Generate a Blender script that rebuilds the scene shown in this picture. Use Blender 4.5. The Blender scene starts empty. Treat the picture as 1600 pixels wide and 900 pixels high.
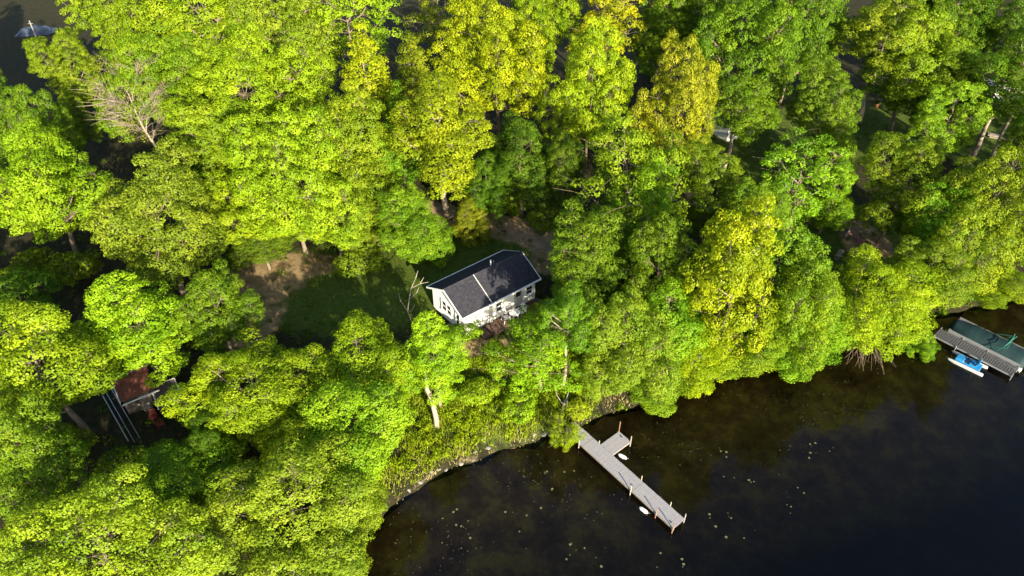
import bpy, math, random
import numpy as np
from mathutils import Vector

# ------------------------------------------------------------------ camera, light, exposure
scene = bpy.context.scene
col = scene.collection
cam_d = bpy.data.cameras.new('camera'); cam = bpy.data.objects.new('camera', cam_d); col.objects.link(cam)
cam.location = (0, 0, 46); cam.rotation_euler = (math.radians(50), 0, 0)
cam_d.sensor_width = 36; cam_d.lens = 1150 / 1600 * 36; cam_d.clip_end = 9000
scene.camera = cam
SUN_EL, SUN_AZ = math.radians(20), math.radians(157)          # azimuth clockwise from +Y
world = bpy.data.worlds.new('World'); scene.world = world; world.use_nodes = True
wn = world.node_tree.nodes; wl = world.node_tree.links
sky = wn.new('ShaderNodeTexSky'); sky.sky_type = 'NISHITA'; sky.sun_disc = False
sky.sun_elevation = SUN_EL; sky.sun_rotation = SUN_AZ
wn['Background'].inputs['Strength'].default_value = 0.09
wl.new(sky.outputs[0], wn['Background'].inputs['Color'])
sun_d = bpy.data.lights.new('sun', 'SUN'); sun = bpy.data.objects.new('sun', sun_d); col.objects.link(sun)
sun_d.energy = 5.0; sun_d.angle = math.radians(0.5); sun_d.color = (1, .88, .64)
to_sun = Vector((math.sin(SUN_AZ) * math.cos(SUN_EL), math.cos(SUN_AZ) * math.cos(SUN_EL), math.sin(SUN_EL)))
sun.rotation_euler = to_sun.to_track_quat('Z', 'Y').to_euler(); sun.location = (30, -60, 60)
vs = scene.view_settings
vs.view_transform = 'Standard'; vs.look = 'None'; vs.gamma = 1; vs.exposure = 1.85; vs.use_curve_mapping = False
scene.cycles.max_bounces = 6; scene.cycles.transparent_max_bounces = 8; scene.cycles.transmission_bounces = 4
scene.cycles.use_denoising = True

rng = np.random.default_rng(7); random.seed(7)

# ------------------------------------------------------------------ materials
def mat(name, c1, c2=None, scale=4, rough=.8, bump=0, bscale=None, detail=6, spec=.3, metal=0, coord='Object', stretch=None):
    m = bpy.data.materials.new(name); m.use_nodes = True
    n = m.node_tree.nodes; l = m.node_tree.links; b = n['Principled BSDF']
    b.inputs['Roughness'].default_value = rough; b.inputs['Metallic'].default_value = metal
    b.inputs['Specular IOR Level'].default_value = spec
    tc = n.new('ShaderNodeTexCoord'); out = tc.outputs[coord]
    if stretch:
        mp = n.new('ShaderNodeMapping'); mp.inputs['Scale'].default_value = stretch; l.new(out, mp.inputs[0]); out = mp.outputs[0]
    nz = n.new('ShaderNodeTexNoise'); nz.inputs['Scale'].default_value = scale; nz.inputs['Detail'].default_value = detail
    nz.inputs['Roughness'].default_value = .65; l.new(out, nz.inputs['Vector'])
    rp = n.new('ShaderNodeValToRGB'); rp.color_ramp.elements[0].position = .32; rp.color_ramp.elements[1].position = .68
    rp.color_ramp.elements[0].color = (*c1, 1); rp.color_ramp.elements[1].color = (*(c2 or c1), 1)
    l.new(nz.outputs[0], rp.inputs[0]); l.new(rp.outputs[0], b.inputs['Base Color'])
    if bump:
        n2 = n.new('ShaderNodeTexNoise'); n2.inputs['Scale'].default_value = bscale or scale * 3; n2.inputs['Detail'].default_value = 8
        l.new(out, n2.inputs['Vector'])
        bp = n.new('ShaderNodeBump'); bp.inputs['Strength'].default_value = bump; bp.inputs['Distance'].default_value = .05
        l.new(n2.outputs[0], bp.inputs['Height']); l.new(bp.outputs[0], b.inputs['Normal'])
    return m

def leaf_mat():
    m = bpy.data.materials.new('leaf'); m.use_nodes = True
    n = m.node_tree.nodes; l = m.node_tree.links; n.remove(n['Principled BSDF']); out = n['Material Output']
    oi = n.new('ShaderNodeObjectInfo'); at = n.new('ShaderNodeAttribute'); at.attribute_name = 'tint'
    hsv = n.new('ShaderNodeHueSaturation')
    def mr(a, b):
        r = n.new('ShaderNodeMapRange'); r.inputs['To Min'].default_value = a; r.inputs['To Max'].default_value = b
        l.new(at.outputs['Fac'], r.inputs['Value']); return r.outputs[0]
    l.new(mr(.525, .493), hsv.inputs['Hue']); l.new(mr(.70, 1.30), hsv.inputs['Value']); l.new(oi.outputs['Color'], hsv.inputs['Color'])
    d = n.new('ShaderNodeBsdfDiffuse'); t = n.new('ShaderNodeBsdfTranslucent'); g = n.new('ShaderNodeBsdfGlossy')
    g.inputs['Roughness'].default_value = .45; g.inputs['Color'].default_value = (1, 1, 1, 1)
    l.new(hsv.outputs[0], d.inputs[0]); l.new(hsv.outputs[0], t.inputs[0])
    m1 = n.new('ShaderNodeMixShader'); m1.inputs[0].default_value = .36; l.new(d.outputs[0], m1.inputs[1]); l.new(t.outputs[0], m1.inputs[2])
    m2 = n.new('ShaderNodeMixShader'); m2.inputs[0].default_value = .006; l.new(m1.outputs[0], m2.inputs[1]); l.new(g.outputs[0], m2.inputs[2])
    l.new(m2.outputs[0], out.inputs['Surface'])
    return m

M = {}
M['leaf'] = leaf_mat()
M['bark'] = mat('bark', (0.094, 0.069, 0.047), (0.231, 0.187, 0.138), 3, .9, .7, 14, stretch=(2, 2, .6))
M['pale_bark'] = mat('pale_bark', (0.158, 0.122, 0.090), (0.346, 0.295, 0.238), 4, .9, .5, 14, stretch=(2, 2, .7))
M['dead_wood'] = mat('dead_wood', (0.168, 0.144, 0.114), (0.312, 0.276, 0.228), 5, .9, .4)
M['siding'] = mat('white_siding', (0.646, 0.637, 0.612), (0.714, 0.705, 0.680), 2, .55)
M['white'] = mat('white_paint', (0.663, 0.663, 0.646), (0.714, 0.714, 0.697), 6, .45)
M['trim'] = mat('grey_trim', (0.375, 0.375, 0.375), (0.450, 0.450, 0.435), 6, .5)
M['glass'] = mat('window_glass', (.015, .018, .022), (.03, .035, .04), 1, .05, spec=.6)
M['found'] = mat('foundation_block', (0.150, 0.144, 0.138), (0.216, 0.210, 0.198), 5, .9, .3)
M['deck'] = mat('stained_decking', (0.070, 0.042, 0.029), (0.133, 0.084, 0.059), 5, .75, .3, stretch=(1, 6, 1))
M['dock'] = mat('weathered_dock_board', (0.186, 0.183, 0.203), (0.289, 0.283, 0.312), 3.5, .85, .3, 20, stretch=(2.5, 2.5, 1), coord='Object')
M['dock2'] = mat('shaded_grey_board', (0.036, 0.038, 0.043), (0.082, 0.082, 0.089), 5, .85, .3)  # grey boards darkened to imitate shade falling on the boat dock
M['galv'] = mat('galvanised_steel', (0.315, 0.322, 0.336), (0.434, 0.441, 0.455), 6, .4, metal=.6)
M['rust'] = mat('rusty_pipe', (0.132, 0.051, 0.027), (0.252, 0.150, 0.102), 8, .75)
M['pipe'] = mat('weathered_pipe', (0.216, 0.180, 0.150), (0.330, 0.300, 0.270), 8, .6)
M['red_roof'] = mat('red_roof_sheet', (0.130, 0.042, 0.033), (0.215, 0.085, 0.065), 2.2, .75, .2)
M['purple_roof'] = mat('grey_brown_sheet', (0.072, 0.051, 0.057), (0.132, 0.096, 0.096), 2.5, .7)
M['shed_wall'] = mat('shed_board', (0.042, 0.035, 0.032), (0.091, 0.077, 0.070), 4, .85, stretch=(4, 4, 1))
M['shaded_green_canvas'] = mat('shaded_green_canvas', (0.002, 0.016, 0.020), (0.005, 0.024, 0.028), 1.5, .75, .3, 5)  # green canvas darkened to stand in for shade over the boat
M['green_tube'] = mat('green_tube', (0.012, 0.078, 0.060), (0.024, 0.108, 0.084), 4, .45)
M['alu'] = mat('brushed_aluminium', (0.350, 0.364, 0.385), (0.462, 0.476, 0.490), 5, .35, metal=.7)
M['blue'] = mat('blue_plastic', (0.009, 0.120, 0.312), (0.018, 0.180, 0.384), 3, .35, spec=.5)
M['grey_plastic'] = mat('grey_plastic', (0.273, 0.286, 0.305), (0.358, 0.364, 0.377), 4, .45)
M['black'] = mat('black_plastic', (.015, .015, .017), (.03, .03, .032), 4, .5)
M['red'] = mat('red_plastic', (0.144, 0.021, 0.018), (0.216, 0.042, 0.030), 4, .5)
M['terracotta'] = mat('terracotta', (0.228, 0.084, 0.036), (0.300, 0.132, 0.060), 5, .8)
M['teal'] = mat('teal_fabric', (0.014, 0.112, 0.140), (0.028, 0.168, 0.196), 5, .8)
M['tarp'] = mat('blue_tarp', (0.015, 0.030, 0.060), (0.050, 0.060, 0.085), 1.4, .5, .5, 3)  # tarp blue dimmed to stand in for the shade of the clearing
M['stone'] = mat('field_stone', (0.121, 0.110, 0.105), (0.231, 0.215, 0.198), 4, .85, .5)
M['brick'] = mat('fired_brick', (0.132, 0.060, 0.051), (0.216, 0.114, 0.102), 5, .85, .4)
M['timber'] = mat('weathered_timber', (0.120, 0.102, 0.084), (0.252, 0.222, 0.186), 4, .85, .3)
M['roof_brown'] = mat('brown_shingle', (0.070, 0.038, 0.035), (0.112, 0.063, 0.056), 5, .9)
M['dirt'] = mat('dirt_track', (0.169, 0.111, 0.064), (0.287, 0.199, 0.122), 1.1, .95, .6, 6, coord='Generated', stretch=(40, 20, 1))
M['lily'] = mat('lily_pad', (0.052, 0.070, 0.017), (0.140, 0.147, 0.077), 9, .45)
M['speck'] = mat('floating_leaf', (0.100, 0.100, 0.045), (0.225, 0.210, 0.140), 3, .6)

def shingles():
    m = mat('charcoal_shingle', (.017, .018, .027), (.038, .038, .047), 7, .92, .25, 30, spec=.15)  # charcoal deepened in colour to suggest tree shade over the roof
    n = m.node_tree.nodes; l = m.node_tree.links; b = n['Principled BSDF']
    tc = n.new('ShaderNodeTexCoord'); br = n.new('ShaderNodeTexBrick')
    br.inputs['Scale'].default_value = 1; br.inputs['Brick Width'].default_value = .32; br.inputs['Row Height'].default_value = .14
    br.inputs['Mortar Size'].default_value = .008; br.inputs['Color1'].default_value = (.8, .8, .8, 1); br.inputs['Color2'].default_value = (1.15, 1.15, 1.15, 1)
    br.inputs['Mortar'].default_value = (.5, .5, .5, 1); l.new(tc.outputs['Object'], br.inputs['Vector'])
    src = b.inputs['Base Color'].links[0].from_socket
    mx = n.new('ShaderNodeMix'); mx.data_type = 'RGBA'; mx.blend_type = 'MULTIPLY'; mx.inputs[0].default_value = 1
    l.new(src, mx.inputs[6]); l.new(br.outputs[0], mx.inputs[7]); l.new(mx.outputs[2], b.inputs['Base Color'])
    return m
M['shingle'] = shingles()

def ground_mat():
    m = bpy.data.materials.new('ground_cover'); m.use_nodes = True
    n = m.node_tree.nodes; l = m.node_tree.links; b = n['Principled BSDF']; b.inputs['Roughness'].default_value = .95
    b.inputs['Specular IOR Level'].default_value = .1
    g = n.new('ShaderNodeNewGeometry')
    def noise(s, d=8):
        z = n.new('ShaderNodeTexNoise'); z.inputs['Scale'].default_value = s; z.inputs['Detail'].default_value = d
        z.inputs['Roughness'].default_value = .7; l.new(g.outputs['Position'], z.inputs['Vector']); return z.outputs[0]
    def ramp(src, stops):
        r = n.new('ShaderNodeValToRGB'); e = r.color_ramp.elements
        e[0].position, e[0].color = stops[0][0], (*stops[0][1], 1); e[1].position, e[1].color = stops[-1][0], (*stops[-1][1], 1)
        for p, c in stops[1:-1]: k = e.new(p); k.color = (*c, 1)
        l.new(src, r.inputs[0]); return r.outputs[0]
    def mix(f, a, bb):
        x = n.new('ShaderNodeMix'); x.data_type = 'RGBA'; l.new(f, x.inputs[0]); l.new(a, x.inputs[6]); l.new(bb, x.inputs[7]); return x.outputs[2]
    def att(name, gain=1.0):
        a = n.new('ShaderNodeAttribute'); a.attribute_name = name
        # ragged edge: attribute +- noise, then a soft step
        ad = n.new('ShaderNodeMath'); ad.operation = 'MULTIPLY_ADD'; l.new(noise(.9), ad.inputs[0]); ad.inputs[1].default_value = gain; l.new(a.outputs['Fac'], ad.inputs[2])
        mr = n.new('ShaderNodeMapRange'); mr.interpolation_type = 'SMOOTHSTEP'; mr.inputs['From Min'].default_value = .5 + gain * .35; mr.inputs['From Max'].default_value = .5 + gain * .65
        l.new(ad.outputs[0], mr.inputs['Value']); return mr.outputs[0]
    floor = ramp(noise(1.6), [(.3, (.010, .012, .006)), (.5, (.026, .025, .012)), (.74, (.042, .032, .016))])
    lawn = ramp(noise(2.6), [(.28, (.03, .05, .008)), (.5, (.055, .085, .012)), (.72, (.10, .115, .02))])
    dirt = ramp(noise(2.2), [(.28, (.12, .08, .04)), (.5, (.23, .16, .085)), (.72, (.32, .235, .14))])
    sand = ramp(noise(4), [(.3, (.07, .055, .03)), (.7, (.22, .185, .12))])
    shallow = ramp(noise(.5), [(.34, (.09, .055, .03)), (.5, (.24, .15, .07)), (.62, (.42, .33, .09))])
    dimmed_silt = ramp(noise(.4), [(.45, (.008, .006, .005)), (.7, (.024, .021, .010))])  # dark silt, also standing in for light absorbed by deep water
    da = n.new('ShaderNodeAttribute'); da.attribute_name = 'deep'; bed = mix(da.outputs['Fac'], shallow, dimmed_silt)
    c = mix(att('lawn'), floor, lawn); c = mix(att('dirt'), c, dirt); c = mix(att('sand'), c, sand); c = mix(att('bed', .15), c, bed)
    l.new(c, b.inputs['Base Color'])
    bp = n.new('ShaderNodeBump'); bp.inputs['Strength'].default_value = .8; bp.inputs['Distance'].default_value = .15
    l.new(noise(7), bp.inputs['Height']); l.new(bp.outputs[0], b.inputs['Normal'])
    return m

def water_mat():
    m = bpy.data.materials.new('lake_water'); m.use_nodes = True
    n = m.node_tree.nodes; l = m.node_tree.links; n.remove(n['Principled BSDF']); out = n['Material Output']
    g = n.new('ShaderNodeNewGeometry')
    nz = n.new('ShaderNodeTexNoise'); nz.inputs['Scale'].default_value = .9; nz.inputs['Detail'].default_value = 5
    mp = n.new('ShaderNodeMapping'); mp.inputs['Scale'].default_value = (.7, 1.6, 1); l.new(g.outputs['Position'], mp.inputs[0]); l.new(mp.outputs[0], nz.inputs['Vector'])
    bp = n.new('ShaderNodeBump'); bp.inputs['Strength'].default_value = .12; bp.inputs['Distance'].default_value = .1; l.new(nz.outputs[0], bp.inputs['Height'])
    fr = n.new('ShaderNodeFresnel'); fr.inputs['IOR'].default_value = 1.33; l.new(bp.outputs[0], fr.inputs['Normal'])
    tr = n.new('ShaderNodeBsdfTransparent'); tr.inputs[0].default_value = (.76, .66, .48, 1)
    gl = n.new('ShaderNodeBsdfGlossy'); gl.inputs['Roughness'].default_value = .04; l.new(bp.outputs[0], gl.inputs['Normal'])
    mx = n.new('ShaderNodeMixShader'); l.new(fr.outputs[0], mx.inputs[0]); l.new(tr.outputs[0], mx.inputs[1]); l.new(gl.outputs[0], mx.inputs[2])
    l.new(mx.outputs[0], out.inputs['Surface'])
    return m
M['ground'] = ground_mat(); M['water'] = water_mat()

# ------------------------------------------------------------------ mesh helpers
def np_mesh(name, verts, faces, tint=None):
    """verts (N,3), faces (F,k) arrays -> mesh"""
    v = np.asarray(verts, np.float32); f = np.asarray(faces, np.int32); k = f.shape[1]
    me = bpy.data.meshes.new(name)
    me.vertices.add(len(v)); me.vertices.foreach_set('co', v.ravel())
    me.loops.add(f.size); me.loops.foreach_set('vertex_index', f.ravel())
    me.polygons.add(len(f)); me.polygons.foreach_set('loop_start', np.arange(0, f.size, k, dtype=np.int32))
    me.polygons.foreach_set('loop_total', np.full(len(f), k, np.int32))
    if tint is not None:
        a = me.attributes.new('tint', 'FLOAT', 'POINT'); a.data.foreach_set('value', np.asarray(tint, np.float32))
    me.update(calc_edges=True); me.validate()
    return me

class MB:
    def __init__(s): s.v, s.f = [], []
    def box(s, c, size, rz=0, taper=1.0):
        cx, cy, cz = c; x, y, z = (q / 2 for q in size); n = len(s.v); ca, sa = math.cos(rz), math.sin(rz)
        for dz, t in ((-z, 1), (z, taper)):
            for dx, dy in ((-x, -y), (x, -y), (x, y), (-x, y)):
                dx *= t; dy *= t; s.v.append((cx + dx * ca - dy * sa, cy + dx * sa + dy * ca, cz + dz))
        s.f += [tuple(n + i for i in q) for q in ((3, 2, 1, 0), (4, 5, 6, 7), (0, 1, 5, 4), (1, 2, 6, 5), (2, 3, 7, 6), (3, 0, 4, 7))]; return s
    def prism(s, quad, off):
        """quad: corner points, extruded by vector off"""
        n = len(s.v); k = len(quad)
        for p in quad: s.v.append(tuple(p))
        for p in quad: s.v.append(tuple(a + b for a, b in zip(p, off)))
        s.f.append(tuple(n + i for i in reversed(range(k)))); s.f.append(tuple(n + k + i for i in range(k)))
        for i in range(k): j = (i + 1) % k; s.f.append((n + i, n + j, n + k + j, n + k + i))
        return s
    def tube(s, pts, radii, sides=6, cap=True):
        pts = [Vector(p) for p in pts]
        if not isinstance(radii, (list, tuple)): radii = [radii] * len(pts)
        n0 = len(s.v); prev = None
        for i, p in enumerate(pts):
            d = (pts[min(i + 1, len(pts) - 1)] - pts[max(i - 1, 0)]).normalized()
            if prev is None:
                a = Vector((0, 0, 1)) if abs(d.z) < .9 else Vector((1, 0, 0)); u = d.cross(a).normalized()
            else: u = (prev - d * prev.dot(d)).normalized()
            prev = u; w = d.cross(u)
            for k in range(sides):
                a = 2 * math.pi * k / sides; s.v.append(tuple(p + (u * math.cos(a) + w * math.sin(a)) * radii[i]))
        for i in range(len(pts) - 1):
            for k in range(sides):
                j = (k + 1) % sides; a = n0 + i * sides; s.f.append((a + k, a + j, a + sides + j, a + sides + k))
        if cap:
            s.f.append(tuple(n0 + k for k in reversed(range(sides)))); e = n0 + (len(pts) - 1) * sides; s.f.append(tuple(e + k for k in range(sides)))
        return s
    def blob(s, c, r, seed=0, rough=.2, n=8):
        rr = random.Random(seed); m = len(s.v); rows = n // 2 + 1
        for i in range(rows + 1):
            th = math.pi * i / rows
            for k in range(n):
                ph = 2 * math.pi * k / n; q = 1 + rr.uniform(-rough, rough)
                s.v.append((c[0] + r[0] * q * math.sin(th) * math.cos(ph), c[1] + r[1] * q * math.sin(th) * math.sin(ph), c[2] + r[2] * q * math.cos(th)))
        for i in range(rows):
            for k in range(n):
                j = (k + 1) % n; s.f.append((m + i * n + k, m + (i + 1) * n + k, m + (i + 1) * n + j, m + i * n + j))
        return s
    def mesh(s, name, smooth=False):
        me = bpy.data.meshes.new(name); me.from_pydata(s.v, [], s.f); me.update()
        if smooth: me.polygons.foreach_set('use_smooth', [True] * len(me.polygons))
        return me
    def build(s, name, m, parent=None, smooth=False, bevel=0):
        me = s.mesh(name, smooth); me.materials.append(M[m] if isinstance(m, str) else m)
        o = bpy.data.objects.new(name, me); col.objects.link(o); o.parent = parent
        if bevel:
            b = o.modifiers.new('bevel', 'BEVEL'); b.width = bevel; b.segments = 1; b.limit_method = 'ANGLE'
        return o
def empty(name, loc, rz=0, scale=None):
    o = bpy.data.objects.new(name, None); col.objects.link(o); o.location = loc; o.rotation_euler = (0, 0, rz)
    if scale: o.scale = scale
    return o
def tag(o, label=None, cat=None, group=None, kind=None):
    for k, v in (('label', label), ('category', cat), ('group', group), ('kind', kind)):
        if v: o[k] = v
    return o
def obj(name, me, parent=None):
    o = bpy.data.objects.new(name, me); col.objects.link(o); o.parent = parent; return o

# ------------------------------------------------------------------ terrain
SHORE = [(-3000, -2600), (-70, -80), (-30, -30), (-16, 8), (-11.8, 21), (-11, 27.2), (-9.3, 30), (-5.8, 33), (-2, 35), (3, 36.8), (4.9, 37.6), (7.7, 39.0), (12.5, 41.2),
         (16.9, 42.9), (26.6, 45.5), (36.4, 49.3), (40.4, 51.2), (47.8, 53), (70, 58), (130, 64), (400, 95), (3500, 350)]
def shore_dist(x, y):
    x = np.asarray(x, float); y = np.asarray(y, float); best = np.full(x.shape, 1e18); sg = np.ones(x.shape)
    for (ax, ay), (bx, by) in zip(SHORE[:-1], SHORE[1:]):
        dx, dy = bx - ax, by - ay; t = np.clip(((x - ax) * dx + (y - ay) * dy) / (dx * dx + dy * dy), 0, 1)
        ex, ey = x - ax - t * dx, y - ay - t * dy; d = ex * ex + ey * ey; c = dx * (y - ay) - dy * (x - ax)
        k = d < best; best = np.where(k, d, best); sg = np.where(k, np.sign(c), sg)
    w = .35 * np.sin(x * 1.3 + 2 * np.sin(y * .7)) + .2 * np.sin(x * 3.1 + y * 2.3)
    return np.sqrt(best) * sg + w * .5
def ground(x, y):
    d = shore_dist(x, y); dp = np.maximum(d, 0); dn = np.minimum(d, 0)
    x = np.asarray(x, float); y = np.asarray(y, float)
    land = .3 * (1 - np.exp(-dp / .5)) + 1.5 * (1 - np.exp(-dp / 7)) + .12 * (np.sin(x * .23) + np.sin(y * .31 + x * .11)) * (1 - np.exp(-dp / 6))
    return np.where(d > 0, land, -2.6 * (1 - np.exp(dn / 9)))
def gz(x, y): return float(ground(np.array([x]), np.array([y]))[0])
def seg_dist(x, y, pts):
    best = np.full(np.shape(x), 1e9)
    for (ax, ay), (bx, by) in zip(pts[:-1], pts[1:]):
        dx, dy = bx - ax, by - ay; t = np.clip(((x - ax) * dx + (y - ay) * dy) / (dx * dx + dy * dy), 0, 1)
        best = np.minimum(best, np.hypot(x - ax - t * dx, y - ay - t * dy))
    return best
ROAD = [(-24, 70.5), (-15, 67.6), (-5, 63.8), (1.5, 61.6), (5, 58.5), (9, 57.5)]
LAWNS = [(-15, 53, 9, 7), (-6, 57, 9, 6), (-2, 42, 8, 6), (34, 60, 8, 7), (44, 84, 11, 8), (60, 84, 10, 12), (28, 78, 9, 8)]
DIRTS = [(-24, 53.5, 4.5, 3.5), (-20.5, 56, 4, 2), (-23, 48.5, 2.5, 4), (3.6, 56.6, 2, 1.8), (-2.5, 45.2, 3, 1.2), (36, 60, 2.5, 4), (-14.5, 66, 3, 4)]
def make_ground():
    far = lambda a, b: np.sign(b - a) * (np.geomspace(3, abs(b - a), 14))
    xs = np.concatenate([(-95 + far(-95, -3200))[::-1], np.arange(-95, 95.1, .8), 95 + far(95, 3200)])
    ys = np.concatenate([(8 + far(8, -2600))[::-1], np.arange(8, 150, .8), 150 + far(150, 4200)])
    X, Y = np.meshgrid(xs, ys); nx, ny = len(xs), len(ys); Z = ground(X, Y)
    v = np.stack([X, Y, Z], -1).reshape(-1, 3)
    i = np.arange(nx * ny).reshape(ny, nx)
    f = np.stack([i[:-1, :-1], i[:-1, 1:], i[1:, 1:], i[1:, :-1]], -1).reshape(-1, 4)
    me = np_mesh('ground', v, f); d = shore_dist(X, Y)
    def blobs(L):
        a = np.zeros(X.shape)
        for cx, cy, rx, ry in L: a = np.maximum(a, 1.6 - np.hypot((X - cx) / rx, (Y - cy) / ry) * 1.1)
        return np.clip(a, 0, 1)
    A = {'lawn': blobs(LAWNS), 'dirt': np.maximum(blobs(DIRTS), np.clip(1.7 - seg_dist(X, Y, ROAD) / 1.7, 0, 1)),
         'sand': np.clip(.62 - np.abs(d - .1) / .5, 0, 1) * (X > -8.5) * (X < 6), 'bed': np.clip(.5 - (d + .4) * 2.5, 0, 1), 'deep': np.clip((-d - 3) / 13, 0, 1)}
    for k, a in A.items():
        t = me.attributes.new(k, 'FLOAT', 'POINT'); t.data.foreach_set('value', a.ravel().astype(np.float32))
    me.polygons.foreach_set('use_smooth', [True] * len(me.polygons)); me.materials.append(M['ground'])
    tag(obj('ground', me), 'wooded lakeside ground with shaded lawn, leaf litter and lake bed', kind='structure')
make_ground()
def make_road():
    pts = []
    for (a, b) in zip(ROAD[:-1], ROAD[1:]):
        n = max(2, int(math.dist(a, b) / .8))
        pts += [(a[0] + (b[0] - a[0]) * k / n, a[1] + (b[1] - a[1]) * k / n) for k in range(n)]
    P = np.array(pts); 
    for _ in range(6): P[1:-1] = (P[:-2] + P[1:-1] * 2 + P[2:]) / 4
    T = np.gradient(P, axis=0); T /= np.linalg.norm(T, axis=1)[:, None]; N = np.stack([-T[:, 1], T[:, 0]], 1)
    rows = []; ks = 7
    for k in range(ks):
        o = (k / (ks - 1) - .5) * 2.6; w = rng.uniform(-.25, .25, len(P)) if k in (0, ks - 1) else 0
        q = P + N * (o + w)[:, None] if k in (0, ks - 1) else P + N * o
        rows.append(q)
    Q = np.stack(rows, 1); Z = ground(Q[..., 0], Q[..., 1]) + (.012 if True else 0)
    edge = np.zeros(ks); edge[[0, -1]] = -.05; rut = np.array([0, .02, -.01, .03, -.01, .02, 0])
    v = np.concatenate([Q, (Z + edge + rut + .03)[..., None]], -1).reshape(-1, 3)
    i = np.arange(len(P) * ks).reshape(len(P), ks)
    f = np.stack([i[:-1, :-1], i[1:, :-1], i[1:, 1:], i[:-1, 1:]], -1).reshape(-1, 4)[:, ::-1]
    me = np_mesh('dirt_road', v, f); me.materials.append(M['dirt'])
    tag(obj('dirt_road', me), 'narrow brown dirt road passing behind the house', kind='structure')
make_road()
w = MB(); w.v = [(-3000, -3000, 0), (3000, -3000, 0), (3000, 900, 0), (-3000, 900, 0)]; w.f = [(0, 1, 2, 3)]
tag(w.build('water', 'water'), 'dark still lake water', kind='structure')

# ------------------------------------------------------------------ leaves and trees
def unit(a): return a / np.maximum(np.linalg.norm(a, axis=-1, keepdims=True), 1e-9)
def leaf_quads(P, N, S, fold=.25, aspect=.62):
    n = len(P); N = unit(N); R = rng.normal(size=(n, 3)); U = unit(R - N * (R * N).sum(1, keepdims=True)); W = np.cross(N, U)
    S = S[:, None]; v = np.empty((n, 4, 3)); lift = N * S * fold * .5
    v[:, 0] = P - U * S * .5; v[:, 1] = P + W * S * .5 * aspect + lift; v[:, 2] = P + U * S * .5 - lift * .6; v[:, 3] = P - W * S * .5 * aspect + lift
    return v.reshape(-1, 3), np.arange(n * 4).reshape(n, 4)
def profile(kind, t):
    if kind == 'C': return np.where(t < .16, .55 + t * 2.8, np.maximum(1 - (t - .16) / .84, 0) ** .78)
    if kind == 'E': return np.clip(np.sin(np.pi * (.13 + .87 * t) ** .92), 0, 1) ** .55
    if kind == 'F': return np.sqrt(np.clip(1 - (t * 1.02 - .08) ** 2, 0, 1))
    return np.clip(np.sin(np.pi * (.10 + .88 * t) ** .85), 0, 1) ** .62
SPEC = {  # height, radius, crown base fraction, clump spacing, clump radius, leaves per m2 of clump, leaf size, inner share
    'A': (14, 4.2, .22, .78, .62, 118, .165, .38), 'B': (14, 4.4, .20, .72, .58, 130, .15, .38), 'C': (14, 2.8, .10, .62, .54, 100, .175, .40),
    'D': (12, 4.2, .28, .92, .58, 90, .175, .32), 'E': (12, 3.6, .07, .66, .56, 135, .14, .38), 'H': (16, 4.0, .48, .80, .62, 105, .17, .40),
    'AL': (14, 6.8, .20, .86, .68, 105, .17, .34), 'BL': (14, 7.0, .20, .84, .66, 112, .16, .34), 'EL': (12, 6.2, .10, .76, .62, 118, .15, .34),
    'F': (3, 1.9, .02, .52, .42, 110, .15, .4), 'G': (12, 3.4, .30, .85, .45, 34, .13, .25)}
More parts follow.
